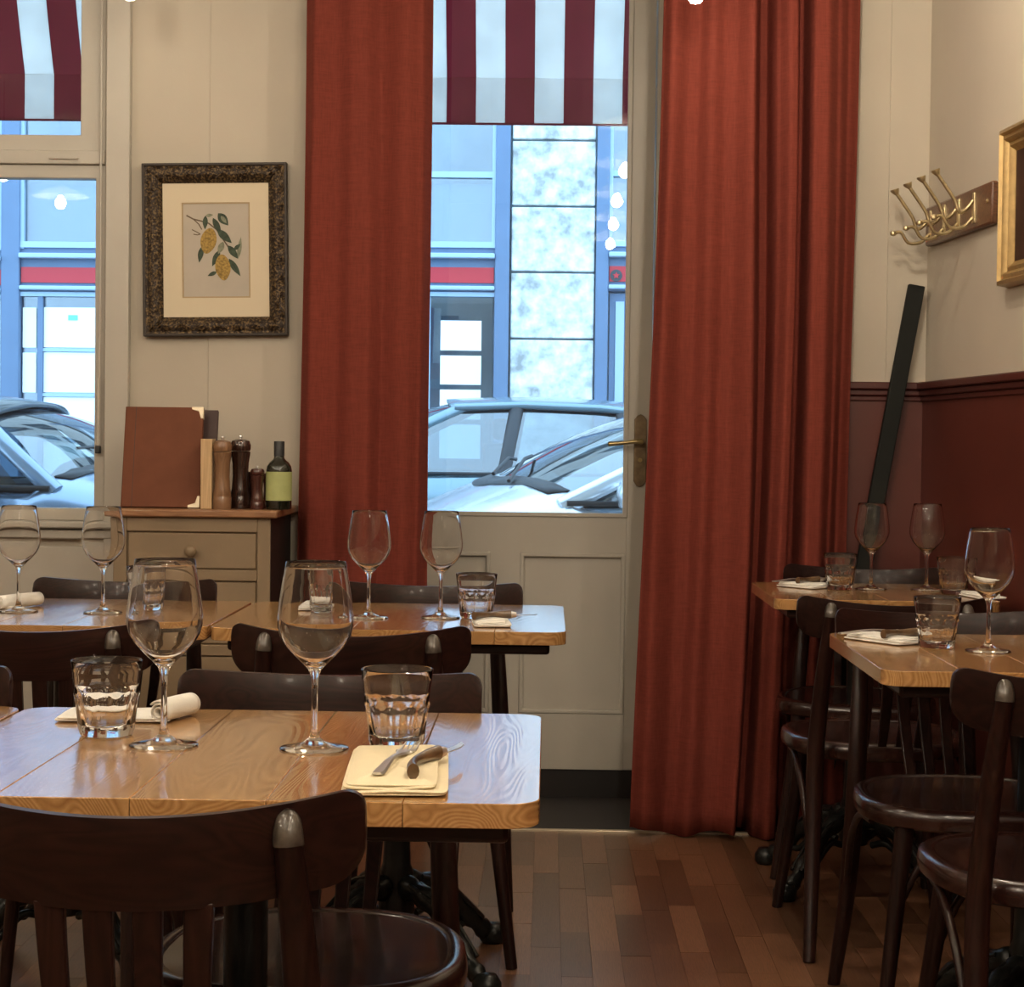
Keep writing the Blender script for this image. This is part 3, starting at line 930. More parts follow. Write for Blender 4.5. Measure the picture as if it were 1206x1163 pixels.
glass('tumbler', 0.727, 3.48, 'water tumbler on the nearer right table, beside its napkin', 0.15)


# ------------------------------------------------------------------ napkins and cutlery
def napkin(loc, rz, w, d, label, mat='linen', layers=4, roll=None):
    t = thing('folded_napkin', label, 'napkin', (loc[0], loc[1], TZ + 0.0004), rz, 'folded linen napkins')
    h = 0.0026
    for k in range(layers):
        ins = 0.0012 * k + (0.004 if k > 1 else 0)
        def fn(u, v, k=k, ins=ins):
            a = 2 * PI * u
            e = 0.14
            ca, sa = math.cos(a), math.sin(a)
            px = math.copysign(abs(ca) ** e, ca) * (w / 2 - ins)
            py = math.copysign(abs(sa) ** e, sa) * (d / 2 - ins)
            q = abs(v - 0.5) * 2
            prof = [0.0, 0.985, 1.0, 1.0, 0.985, 0.0][min(5, int(v * 5 + 0.5))]
            zz = [0, 0, 0.3, 0.7, 1, 1][min(5, int(v * 5 + 0.5))] * h
            wav = 0.0012 * math.sin(px * 60 + k) * math.sin(py * 45 + 2 * k)
            return (px * prof + 0.0025 * math.sin(k * 2.1) - (0.003 if k > 1 else 0), py * prof + 0.002 * math.cos(k * 1.7) + (0.004 if k > 1 else 0), 0.0015 + k * h + zz + (wav if k else 0))
        MB().grid(fn, 48, 6, True).build('layer', mat, t, 50)
    if roll:
        (ax, ay), (bx_, by_), rr = roll
        a = Vector((ax, ay, rr)); b_ = Vector((bx_, by_, rr))
        dirv = (b_ - a).normalized(); u = Vector((0, 0, 1)); s_ = dirv.cross(u)
        def fn(p, q):
            ang = p * 2 * PI * 2.4
            r_ = rr * (0.30 + 0.70 * p)
            bulge = 1 + 0.05 * math.sin(q * PI)
            c = a.lerp(b_, q)
            return tuple(c + (u * math.sin(ang) + s_ * math.cos(ang)) * r_ * bulge)
        MB().grid(fn, 60, 8).build('rolled_edge', mat, t, 60, solid=0.0018)
    return t


napkin((-0.163, 2.062), R(3), 0.112, 0.270, 'cream napkin under a horn-handled knife at the front table edge', 'linen_cream', 4)
napkin((-0.565, 2.455), R(2), 0.15, 0.10, 'rolled white napkin behind the left front tumbler', 'linen', 2, ((0.062, -0.050), (0.092, 0.030), 0.0150))
napkin((-0.112, 3.80), R(5), 0.075, 0.15, 'white napkin with dark knife at the right end of the middle table', 'linen', 4)
napkin((-0.505, 4.10), R(-4), 0.10, 0.13, 'white napkin beside the tumbler on the left of the middle table', 'linen', 4)
napkin((-1.20, 4.02), R(0), 0.12, 0.10, 'rolled white napkin at the left edge of the window table', 'linen', 2, ((0.03, -0.06), (0.085, 0.06), 0.0150))
napkin((0.690, 4.93), R(40), 0.11, 0.13, 'white napkin with cutlery on the farther right table', 'linen', 4)
napkin((0.655, 3.575), R(35), 0.095, 0.15, 'white napkin with cutlery on the corner of the nearer right table', 'linen', 4)
napkin((1.085, 4.66), R(10), 0.07, 0.14, 'white napkin behind the large right wine glass, at the edge', 'linen', 4)


def fork(loc, rz, label):
    t = thing('table_fork', label, 'fork', loc, rz, 'steel table forks')
    zc = lambda q: 0.003 + 0.004 * math.sin(q * PI) ** 2
    vs_ = []; N = 22
    for i in range(N):
        q = i / (N - 1)
        yy = -0.10 + 0.15 * q
        w = 0.0075 - 0.0045 * min(1, q / 0.55) + 0.007 * max(0, (q - 0.72) / 0.28) ** 1.2
        if q < 0.06: w *= 0.75 + 4 * q
        z = zc(q)
        vs_ += [(-w, yy, z - 0.0012), (w, yy, z - 0.0012), (w * 0.75, yy, z + 0.0014), (-w * 0.75, yy, z + 0.0014)]
    fs = [(3, 2, 1, 0), tuple(range(4 * N - 4, 4 * N))]
    for i in range(N - 1):
        for j in range(4):
            fs.append((i * 4 + j, i * 4 + (j + 1) % 4, (i + 1) * 4 + (j + 1) % 4, (i + 1) * 4 + j))
    h = MB().add(vs_, fs).build('handle', 'steel', t, 40)
    for k in range(4):
        xx = -0.0085 + 0.00567 * k
        MB().tube(smooth_pts([(xx, 0.047, 0.0032), (xx, 0.07, 0.001), (xx * 0.95, 0.10, 0.0055)], 4), [0.0017] * 6 + [0.0013, 0.001, 0.0006], 6).build('tine', 'steel', h, 60)
    return t


def knife(loc, rz, label):
    t = thing('table_knife', label, 'knife', loc, rz, 'horn handled table knives')
    pts = smooth_pts([(0.010, -0.045, 0.0068), (0.002, -0.026, 0.007), (-0.003, 0.0, 0.007), (0.001, 0.024, 0.007), (0.008, 0.042, 0.0068)], 5)
    m = len(pts)
    MB().tube(pts, [0.0072 + 0.0016 * math.cos(i / (m - 1) * 2 * PI) for i in range(m)], 12, 0.70, side=(0, 0, 1)).build('handle', 'horn', t, 60)
    MB().tube([(0.008, 0.041, 0.0066), (0.012, 0.052, 0.006)], [0.0075, 0.005], 10, 0.7, side=(0, 0, 1)).build('bolster', 'steel', t, 60)
    MB().prism([(0.008, 0.050), (0.016, 0.050), (0.022, 0.075), (0.021, 0.090), (0.015, 0.100), (0.013, 0.075)], 0.0048, 0.0062).build('blade', 'steel', t)
    return t


NZ = TZ + 0.0004 + 0.0015 + 4 * 0.0026 + 0.0008
fork((-0.166, 2.080, NZ), R(-7), 'steel fork on the cream napkin beside the horn-handled knife')
knife((-0.138, 2.040, NZ), R(-10), 'horn-handled knife on the cream napkin at the front table edge').scale = (1.05, 1.45, 1)
NZ4 = NZ
knife((-0.112, 3.80, NZ4), R(-60), 'knife on the white napkin at the right end of the middle table')
knife((0.685, 4.93, NZ), R(-50), 'horn-handled knife on the napkin of the farther right table')
fork((0.672, 4.972, NZ), R(-50), 'steel fork on the napkin of the farther right table')
knife((0.668, 3.545, NZ), R(-60), 'knife on the napkin of the nearer right table')
fork((0.645, 3.606, NZ), R(-60), 'steel fork on the napkin of the nearer right table')

# ------------------------------------------------------------------ chest of drawers and what stands on it
dx0, dx1, dyf, dyb, dh = -1.182, -0.752, 5.065, 5.465, 0.930
dr = thing('chest_of_drawers', 'olive-brown painted chest of drawers with a wooden top by the left curtain', 'chest', ((dx0 + dx1) / 2, (dyf + dyb) / 2, 0))
hw_, hd_ = (dx1 - dx0) / 2, (dyb - dyf) / 2
body = MB()
body.box(-hw_ + 0.001, hw_ - 0.013, -hd_ + 0.012, hd_, 0.06, dh - 0.022)
body.build('body', 'dresser_paint', dr, bevel=0.003)
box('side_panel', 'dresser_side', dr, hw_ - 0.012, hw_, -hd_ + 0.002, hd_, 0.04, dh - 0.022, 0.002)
ff = MB()
for (a, b_, c, d) in ((-hw_, -hw_ + 0.036, 0.04, dh - 0.022), (hw_ - 0.036, hw_ - 0.0005, 0.04, dh - 0.022), (-hw_ + 0.036, hw_ - 0.036, dh - 0.062, dh - 0.022),
                      (-hw_ + 0.036, hw_ - 0.036, 0.04, 0.10), (-hw_ + 0.036, hw_ - 0.036, 0.735, 0.765), (-hw_ + 0.036, hw_ - 0.036, 0.53, 0.56), (-hw_ + 0.036, hw_ - 0.036, 0.31, 0.34)):
    ff.box(a, b_, -hd_, -hd_ + 0.02, c, d)
ff.build('face_frame', 'dresser_paint', dr, bevel=0.0025)
for (z0, z1) in ((0.768, dh - 0.065), (0.563, 0.732), (0.343, 0.527), (0.103, 0.307)):
    d_ = box('drawer', 'dresser_paint', dr, -hw_ + 0.040, hw_ - 0.040, -hd_ + 0.004, -hd_ + 0.03, z0, z1, 0.003)
    kb = MB().lathe([(0.006, 0), (0.0065, 0.010), (0.014, 0.016), (0.0165, 0.024), (0.013, 0.031), (0.0, 0.034)], 18)
    kb.xf(Matrix.Translation((0, -hd_ + 0.004, (z0 + z1) / 2)) @ Matrix.Rotation(R(90), 4, 'X')).build('knob', 'dresser_paint', d_, 60)
tp = MB().box(-hw_ - 0.022, hw_ + 0.020, -hd_ - 0.018, hd_ + 0.03, dh - 0.022, dh)
tp.build('top', 'dresser_top', dr, bevel=0.005)
for sx in (-hw_ + 0.03, hw_ - 0.03):
    for sy in (-hd_ + 0.03, hd_ - 0.03):
        MB().tube([(sx, sy, 0), (sx, sy, 0.06)], [0.014, 0.02], 10).build('foot', 'dresser_paint', dr, 60)


def menu(loc, rx, w, h, th, mat, label, corners=True):
    t = thing('menu_book', label, 'menu', loc, 0, 'leather menus leaning on the wall')
    t.rotation_euler = (rx, 0, R(2))
    cv = box('cover', mat, t, -w / 2, w / 2, -th / 2, -th / 2 + 0.003, 0, h, 0.001)
    box('pages', 'mat_board', t, -w / 2 + 0.004, w / 2 - 0.004, -th / 2 + 0.003, th / 2 - 0.003, 0.004, h - 0.004)
    box('cover', mat, t, -w / 2, w / 2, th / 2 - 0.003, th / 2, 0, h, 0.001)
    box('spine', mat, t, -w / 2 - 0.003, -w / 2, -th / 2, th / 2, 0, h, 0.001)
    box('hinge_groove', 'menu_dark', cv, -w / 2 + 0.026, -w / 2 + 0.0275, -th / 2 - 0.0003, -th / 2 + 0.0005, 0, h)
    if corners:
        for (cz, sg) in ((h, -1), (0, 1)):
            poly = [(w / 2 + 0.001, cz - sg * 0.001), (w / 2 + 0.001, cz + sg * 0.032), (w / 2 - 0.006, cz + sg * 0.032), (w / 2 - 0.012, cz + sg * 0.012),
                    (w / 2 - 0.032, cz + sg * 0.006), (w / 2 - 0.032, cz - sg * 0.001)]
            MB().prism(poly, -th / 2 - 0.0015, th / 2 + 0.0005, 'y').build('metal_corner', 'corner_cream', t, bevel=0.0008)
    return t


menu((-1.066, 5.130, dh + 0.001), R(-14), 0.213, 0.285, 0.016, 'menu_leather', 'tan leather menu with cream corners standing on the chest of drawers')
menu((-1.035, 5.185, dh + 0.001), R(-15), 0.213, 0.280, 0.014, 'menu_dark', 'dark menu behind the tan leather menu on the chest', False)
wb_ = thing('wooden_block', 'narrow pale wooden block between menu and pepper mills', 'block', (-0.934, 5.12, dh))
box('block', 'pale_wood', wb_, -0.0155, 0.0155, -0.03, 0.03, 0.0003, 0.192, 0.0015)


def mill(loc, h, r, mat, label, group, knobmat='steel'):
    t = thing('pepper_mill', label, 'pepper mill', loc, 0, group)
    prof = [(0, 0.0003), (r * 0.98, 0.0003), (r, 0.01 * h), (r, 0.16 * h), (r * 0.95, 0.175 * h), (r * 0.98, 0.19 * h), (r * 0.86, 0.28 * h), (r * 0.78, 0.45 * h), (r * 0.82, 0.62 * h),
            (r * 0.96, 0.74 * h), (r * 0.98, 0.775 * h), (r * 0.78, 0.785 * h), (0, 0.785 * h)]
    MB().lathe(prof, 24).build('body', mat, t, 40)
    hd = MB().lathe([(0, 0.787 * h), (r * 0.92, 0.787 * h), (r * 1.0, 0.81 * h), (r * 1.02, 0.87 * h), (r * 0.86, 0.925 * h), (r * 0.5, 0.945 * h), (0, 0.95 * h)], 24).build('head', mat, t, 40)
    MB().lathe([(0, 0.945 * h), (r * 0.13, 0.945 * h), (r * 0.11, 0.965 * h), (r * 0.22, 0.98 * h), (r * 0.20, 0.998 * h), (0, h)], 14).build('knob', knobmat, hd, 50)
    return t


mill((-0.892, 5.105, dh), 0.200, 0.0255, 'mill_light', 'tall light-brown pepper mill next to the wooden block', 'pepper mills on the chest')
mill((-0.852, 5.165, dh), 0.203, 0.0280, 'mill_dark', 'tall dark-brown pepper mill next to the light-brown one', 'pepper mills on the chest')
mill((-0.818, 5.19, dh), 0.110, 0.019, 'mill_dark', 'small blackish mill half hidden beside the tall dark mill', 'pepper mills on the chest')
mill((-0.797, 5.115, dh), 0.120, 0.019, 'mill_red', 'small reddish mill standing foremost between tall mill and bottle', 'pepper mills on the chest')
mill((-0.778, 5.20, dh), 0.105, 0.018, 'mill_red', 'small reddish mill half hidden behind the oil bottle', 'pepper mills on the chest')
bt = thing('oil_bottle', 'dark oil bottle with a green label at the right end of the chest', 'bottle', (-0.740, 5.130, dh))
br = 0.0355
MB().lathe([(0, 0.0003), (br - 0.003, 0.0003), (br, 0.004), (br, 0.108), (br - 0.002, 0.119), (br - 0.009, 0.130), (br - 0.018, 0.137), (0.0145, 0.142), (0.0135, 0.150), (0.0135, 0.155)], 32).build('body', 'bottle_glass', bt, 45)
MB().lathe([(0.0147, 0.147), (0.0147, 0.186), (0.0135, 0.188), (0, 0.188)], 24).build('cap', 'cord_black', bt, 45)
lab_ = MB().lathe([(br + 0.0005, 0.025), (br + 0.0005, 0.104)], 40).build('label', 'bottle_label', bt, 45)

# ------------------------------------------------------------------ pictures
def frame_strip(w, h, fw, prof, relief=0.0, nrel=120):
    """mitred frame in the XZ plane (facing -Y), outer size w x h, prof(q)->height"""
    mb = MB()
    for side in range(4):
        L_ = w if side % 2 == 0 else h
        other = h if side % 2 == 0 else w
        n = 64 if relief else 2
        m = 14
        def fn(u, v, side=side, L_=L_, other=other):
            ins = fw * v
            a = -L_ / 2 + ins + (L_ - 2 * ins) * u
            b_ = other / 2 - ins
            y = -prof(v)
            if relief and 0.22 < v < 0.9:
                y -= relief * (math.sin(a * nrel * 2 + 9 * v) * math.sin(v * 17 + a * nrel) * 0.8 + 0.5 * math.sin(a * nrel * 3.7 + v * 31))
            if side == 0: return (a, y, b_)
            if side == 1: return (b_, y, -a)
            if side == 2: return (-a, y, -b_)
            return (-b_, y, a)
        mb.grid(fn, n, m)
    # back plate rim
    return mb


def piecewise(pts):
    def f(q):
        for i in range(len(pts) - 1):
            if q <= pts[i + 1][0]:
                t = (q - pts[i][0]) / (pts[i + 1][0] - pts[i][0])
                return pts[i][1] * (1 - t) + pts[i + 1][1] * t
        return pts[-1][1]
    return f


PW, PH = 0.422, 0.502
pic = thing('framed_lemon_print', 'ornate dark gilt frame with a lemon branch print on the wall', 'picture', (-0.983, WY - 0.006, 1.677))
pic.rotation_euler = (0, R(-1.0), 0)
frame_strip(PW, PH, 0.055, piecewise([(0, 0.0), (0.02, 0.022), (0.12, 0.026), (0.2, 0.020), (0.3, 0.024), (0.55, 0.028), (0.8, 0.020), (0.9, 0.013), (1.0, 0.006)]), 0.0030).build('frame', 'frame_ornate', pic, 50)
ed = MB().ring(-PW / 2 - 0.002, PW / 2 + 0.002, -PH / 2 - 0.002, PH / 2 + 0.002, 0.008, 0.008, 0.008, 0.008, -0.028, 0.0)
ed.build('outer_edge', 'frame_dark', pic, bevel=0.002)
mb = MB()
ox, oz = PW / 2 - 0.053, PH / 2 - 0.053
ix, iz = 0.1005, 0.140
mb.ring(-ox, ox, -oz, oz, ox - ix, ox - ix, oz - iz, oz - iz, -0.006, -0.003)
mo_ = mb.build('mat_board', 'mat_board', pic)
bv = MB().ring(-ix, ix, -iz, iz, 0.004, 0.004, 0.004, 0.004, -0.005, -0.003)
bv.build('mat_bevel', 'mat_bevel', mo_)
pr = box('print', 'print_paper', pic, -ix, ix, -0.0034, -0.0022, -iz, iz)


def px2p(a, b_):      # positions read off the print, in its own plane
    return ((a - 497) / 445 * 0.2010, (575 - b_) / 620 * 0.280)


LIFT = [0.0]


def flat_shape(name, mat, poly, lift):
    LIFT[0] += 0.00003
    lift += LIFT[0]
    MB().prism(poly, -0.0034 - lift, -0.0033, 'y').build(name, mat, pr)


def leaf(a, b_, w, name, mat, lift, bend=0.0):
    pa, pb = Vector(px2p(*a)), Vector(px2p(*b_))
    d = pb - pa; nrm = Vector((-d.y, d.x)).normalized()
    wm = w / 445 * 0.2010
    L_, R_ = [], []
    for k in range(9):
        q = k / 8
        c = pa + d * q + nrm * bend * wm * math.sin(PI * q)
        hw2 = wm * math.sin(PI * q ** 0.85) * 0.5
        L_.append(tuple(c + nrm * hw2)); R_.append(tuple(c - nrm * hw2))
    flat_shape(name, mat, L_ + R_[-2:0:-1], lift)


def stroke(pts, w, lift=0.0003):
    P = [Vector(px2p(*p)) for p in pts]
    L_, R_ = [], []
    for i, p in enumerate(P):
        d = (P[min(i + 1, len(P) - 1)] - P[max(i - 1, 0)]).normalized()
        nn = Vector((-d.y, d.x)) * w / 445 * 0.1005
        L_.append(tuple(p + nn)); R_.append(tuple(p - nn))
    flat_shape('twig', 'twig', L_ + R_[::-1], lift)


stroke([(305, 348), (350, 372), (400, 385), (450, 400), (500, 440), (560, 530), (600, 590)], 9)
stroke([(350, 372), (385, 405), (405, 440)], 7)
stroke([(340, 440), (370, 455), (395, 470)], 6)
stroke([(350, 470), (375, 475), (395, 470)], 6)
leaf((430, 350), (425, 440), 34, 'leaf', 'leaf_dark', 0.0004)
leaf((430, 352), (480, 345), 22, 'leaf', 'leaf_light', 0.0004)
leaf((478, 365), (530, 470), 40, 'leaf', 'leaf_dark', 0.0005)
leaf((512, 335), (578, 415), 58, 'leaf', 'leaf_dark', 0.0004)
leaf((530, 352), (568, 402), 26, 'leaf', 'leaf_light', 0.0006)
leaf((505, 440), (600, 530), 50, 'leaf', 'leaf_dark', 0.0006)
leaf((575, 545), (640, 632), 44, 'leaf', 'leaf_dark', 0.0005)
leaf((640, 630), (660, 490), 28, 'leaf', 'leaf_light', 0.0004)
leaf((612, 575), (658, 535), 26, 'leaf', 'leaf_dark', 0.0005)
leaf((405, 550), (385, 655), 36, 'leaf', 'leaf_dark', 0.0004)
leaf((400, 545), (440, 590), 26, 'leaf', 'leaf_light', 0.0005)
leaf((520, 575), (470, 680), 42, 'leaf', 'leaf_dark', 0.0004)
leaf((545, 520), (510, 600), 40, 'leaf', 'leaf_light', 0.0005)
leaf((580, 630), (655, 745), 40, 'leaf', 'leaf_dark', 0.0005)
leaf((500, 715), (440, 742), 26, 'leaf', 'leaf_dark', 0.0004)


def lemon(cx_, cy_, rx_, ry_, tilt, lift):
    poly = []
    for k in range(28):
        a = 2 * PI * k / 28
        r_ = 1 + 0.12 * max(0, math.cos(a - PI / 2)) ** 6 + 0.18 * max(0, math.cos(a + PI / 2)) ** 8
        xx_, yy_ = rx_ * r_ * math.cos(a), ry_ * r_ * math.sin(a)
        xt = xx_ * math.cos(tilt) - yy_ * math.sin(tilt); yt = xx_ * math.sin(tilt) + yy_ * math.cos(tilt)
        poly.append(px2p(cx_ + xt, cy_ - yt))
    flat_shape('lemon', 'lemon', poly, lift)


lemon(448, 512, 52, 74, -0.22, 0.0007)
lemon(540, 685, 50, 74, 0.10, 0.0007)

# picture at the right edge, on the askew wall
WANG = math.atan(0.093)
def on_right_wall(y, z, off):
    return (wall_x(y) - off * math.cos(WANG), y - off * math.sin(WANG), z)


RW = math.atan2(-1, 0.093)          # wall direction angle
gp = thing('gold_framed_picture', 'gold framed dark picture cut off by the right edge', 'picture', on_right_wall(4.50, 1.730, 0.002))
gp.rotation_euler = (0, 0, -PI / 2 + WANG)
frame_strip(0.575, 0.400, 0.062, piecewise([(0, 0), (0.02, 0.030), (0.25, 0.036), (0.32, 0.024), (0.5, 0.030), (0.62, 0.016), (0.8, 0.020), (0.9, 0.010), (1, 0.006)])).build('frame', 'frame_gold', gp, 40)
box('canvas', 'painting_dark', gp, -0.23, 0.23, -0.006, -0.002, -0.142, 0.142)

# coat rack
cr = thing('coat_rack', 'wooden board with brass double coat hooks on the right wall', 'coat rack', on_right_wall(5.165, 1.760, 0.0))
cr.rotation_euler = (0, 0, -PI / 2 + WANG)
bl = 0.29
MB().prism([(-bl, -0.056), (bl, -0.056), (bl, 0.056), (-bl, 0.056)], -0.020, 0.0, 'y').build('board', 'rack_wood', cr, bevel=0.006)
for k in range(4):
    xx = -0.235 + 0.130 * k
    hk = MB().prism([(xx - 0.011, -0.040), (xx - 0.007, 0.042), (xx + 0.007, 0.042), (xx + 0.011, -0.040)], -0.025, -0.019, 'y').build('hook', 'brass_hook', cr, bevel=0.002)
    up = smooth_pts([(xx, -0.024, 0.020), (xx, -0.045, -0.005), (xx, -0.062, -0.010), (xx, -0.074, 0.020), (xx, -0.098, 0.055), (xx, -0.122, 0.088)], 5)
    MB().tube(up, 0.0052, 8).build('upper_arm', 'brass_hook', hk, 60)
    MB().tube([(xx, -0.121, 0.086), (xx, -0.127, 0.097), (xx, -0.128, 0.100)], [0.006, 0.0125, 0.0125], 14).build('arm_cap', 'brass_hook', hk, 40)
    lo = smooth_pts([(xx, -0.024, -0.025), (xx, -0.050, -0.050), (xx, -0.085, -0.052), (xx, -0.105, -0.025), (xx, -0.118, -0.022), (xx, -0.128, -0.026)], 5)
    MB().tube(lo, 0.0048, 8).build('lower_arm', 'brass_hook', hk, 60)
    MB().lathe([(0, -0.008), (0.008, -0.005), (0.009, 0.0), (0.008, 0.005), (0, 0.008)], 12, (xx, -0.130, -0.026)).build('arm_cap', 'brass_hook', hk, 50)
for sx in (-0.27, 0.262):
    MB().lathe([(0.006, 0), (0.006, 0.002), (0.004, 0.004), (0, 0.005)], 12).xf(Matrix.Translation((sx, -0.020, 0.006)) @ Matrix.Rotation(R(90), 4, 'X')).build('screw', 'brass_hook', cr, 50)

# dark bar leaning in the corner
bar = thing('leaning_bar', 'flat dark grey bar leaning in the corner behind the tables', 'bar', (0.790, 5.432, 0.0))
a = Vector((0.0, 0.0, 0.003)); b_ = Vector((0.272, 0.020, 1.592))
d = (b_ - a).normalized(); u = Vector((0, 1, 0)); u = (u - d * u.dot(d)).normalized(); w = d.cross(u)
vs_ = []
for p in (a, b_):
    for (s1, s2) in ((-1, -1), (1, -1), (1, 1), (-1, 1)):
        vs_.append(p + w * 0.0235 * s1 + u * 0.012 * s2)
MB().add(vs_, [(3, 2, 1, 0), (4, 5, 6, 7), (0, 1, 5, 4), (1, 2, 6, 5), (2, 3, 7, 6), (3, 0, 4, 7)]).build('bar', 'bar_black', bar, bevel=0.003)


# ------------------------------------------------------------------ lamps (some mirrored in the panes, others added for light)
def make_pendant():
    t = thing('pendant_lamp', 'white pendant lamp', 'lamp')
    MB().tube([(0, 0, 0.10), (0, 0, CEIL - 2.53)], 0.003, 6).build('cord', 'cord_black', t)
    MB().lathe([(0.03, 0.105), (0.045, 0.095), (0.10, 0.075), (0.165, 0.045), (0.168, 0.040), (0.164, 0.040), (0.098, 0.070), (0.044, 0.088), (0.03, 0.098)], 32, closed=True).build('shade', 'shade_white', t, 40)
    MB().lathe([(0.02, 0.045), (0.022, 0.10), (0.012, 0.115), (0, 0.115)], 14).build('socket', 'brass_old', t, 40)
    MB().lathe([(0, -0.034), (0.017, -0.030), (0.029, -0.017), (0.034, 0), (0.029, 0.019), (0.018, 0.036), (0.014, 0.045), (0, 0.046)], 12).build('bulb', 'bulb', t, 60)
    return t


pend = make_pendant()
LAMPS = [(0.38, 2.18), (0.38, 1.0), (0.40, -0.17), (0.42, -1.35), (0.38, 3.36), (0.62, 4.25),  # last one is added to brighten the right wall and tables
         (-2.95, 1.0), (-2.95, -0.17), (-2.95, 2.18), (-2.95, 3.5),
         (-1.30, 3.0), (-1.30, 1.6), (-1.30, 0.1),
         (-0.92, 0.75), (-0.92, -0.9), (1.05, 0.6), (1.05, -1.0)]  # four added lamps, unseen, lighting the front-facing and lower surfaces
NTH = ['first', 'second', 'third', 'fourth', 'fifth', 'sixth']
for i, (lx, ly) in enumerate(LAMPS):
    row = 0 if 0 < lx < 1 else 1 if lx < -2 else 2 if lx < -1 else 3 if lx < 0 else 4
    where = ('in the door-mirrored row, first one added for light', 'mirrored in the left window pane', 'over the left tables, above the picture edge', 'added fill light behind the viewer, left of centre',
             'added fill light behind the viewer by right wall')[row]
    same = sorted([q[1] for q in LAMPS if (0 if 0 < q[0] < 1 else 1 if q[0] < -2 else 2 if q[0] < -1 else 3 if q[0] < 0 else 4) == row], reverse=True)
    put(pend, i == 0, (lx, ly, 2.53), 0, '%s white pendant lamp from the street, %s' % (NTH[same.index(ly)], where), 'white pendant lamps')

for (lx, ly, lz, lab) in ((0.378, 5.02, 2.309, 'small hanging lamp at the top edge before the right curtain'),
                          (-1.155, 5.10, 2.325, 'small hanging lamp at the top edge above the lemon print')):
    t = thing('hanging_spotlight', lab, 'lamp', (lx, ly, lz), 0, 'small hanging spotlights')
    MB().tube([(0, 0, 0.09), (0, 0, CEIL - lz)], 0.004, 8).build('stem', 'brass_old', t)
    MB().lathe([(0.026, 0.008), (0.030, 0.02), (0.028, 0.06), (0.018, 0.09), (0, 0.092)], 20).build('housing', 'brass_old', t, 40)
    MB().lathe([(0, -0.012), (0.014, -0.008), (0.022, 0.004), (0.024, 0.02), (0, 0.021)], 16).build('bulb', 'spot_bulb', t, 60)


# ------------------------------------------------------------------ awnings outside
def awning(x0, x1, phase, label, rounded=False):
    cx = (x0 + x1) / 2
    t = thing('striped_awning', label, 'awning', (cx, 6.10, 2.20), 0, 'red and white awnings')
    pw = 0.099
    k = math.floor((x0 - phase) / pw)
    while phase + k * pw < x1:
        a = max(x0, phase + k * pw); b_ = min(x1, phase + (k + 1) * pw)
        mat = 'awning_red' if k % 2 == 0 else 'awning_white'
        if b_ - a > 0.004:
            def fn(u, v, a=a, b_=b_):
                xx_ = a + (b_ - a) * u - cx
                s = v * 0.155
                return (xx_, 0.25 + 0.002 * math.sin(xx_ * 30), s)
            MB().grid(fn, 3, 3).build('valance_stripe', mat, t, solid=0.002)
            def fn2(u, v, a=a, b_=b_):
                xx_ = a + (b_ - a) * u - cx
                return (xx_, 0.25 - 0.21 * v - 0.03 * math.sin(v * PI), 0.155 + 0.62 * v)
            MB().grid(fn2, 3, 8).build('canopy_stripe', mat, t, solid=0.002)
        k += 1
    MB().tube([(x0 - cx, 0.25, 0.0), (x1 - cx, 0.25, 0.0)], 0.004, 8).build('hem', 'awning_red', t)
    for sx in (x0 - cx, x1 - cx):
        MB().tube([(sx, -0.05, 0.45), (sx, 0.25, 0.150)], 0.008, 8).build('arm', 'white_paint', t)
    return t


awning(-0.75, 0.283, -0.358 , 'red and white striped awning above the glazed door')
awning(-2.80, -1.50, -1.694, 'red and white striped awning outside the left window')

# ------------------------------------------------------------------ the street
SZ = -0.12
structure(MB().box(-14, 14, OUT, 7.2, -0.3, SZ + 0.08).build('sidewalk', 'pavement'), 'grey pavement outside the windows')
structure(MB().box(-14, 14, 7.2, 14.4, -0.3, SZ).build('road', 'asphalt'), 'asphalt street between the two house fronts')
structure(MB().box(-14, 14, 14.4, 16.2, -0.3, SZ + 0.08).build('sidewalk', 'pavement'), 'pavement before the blue shop front')


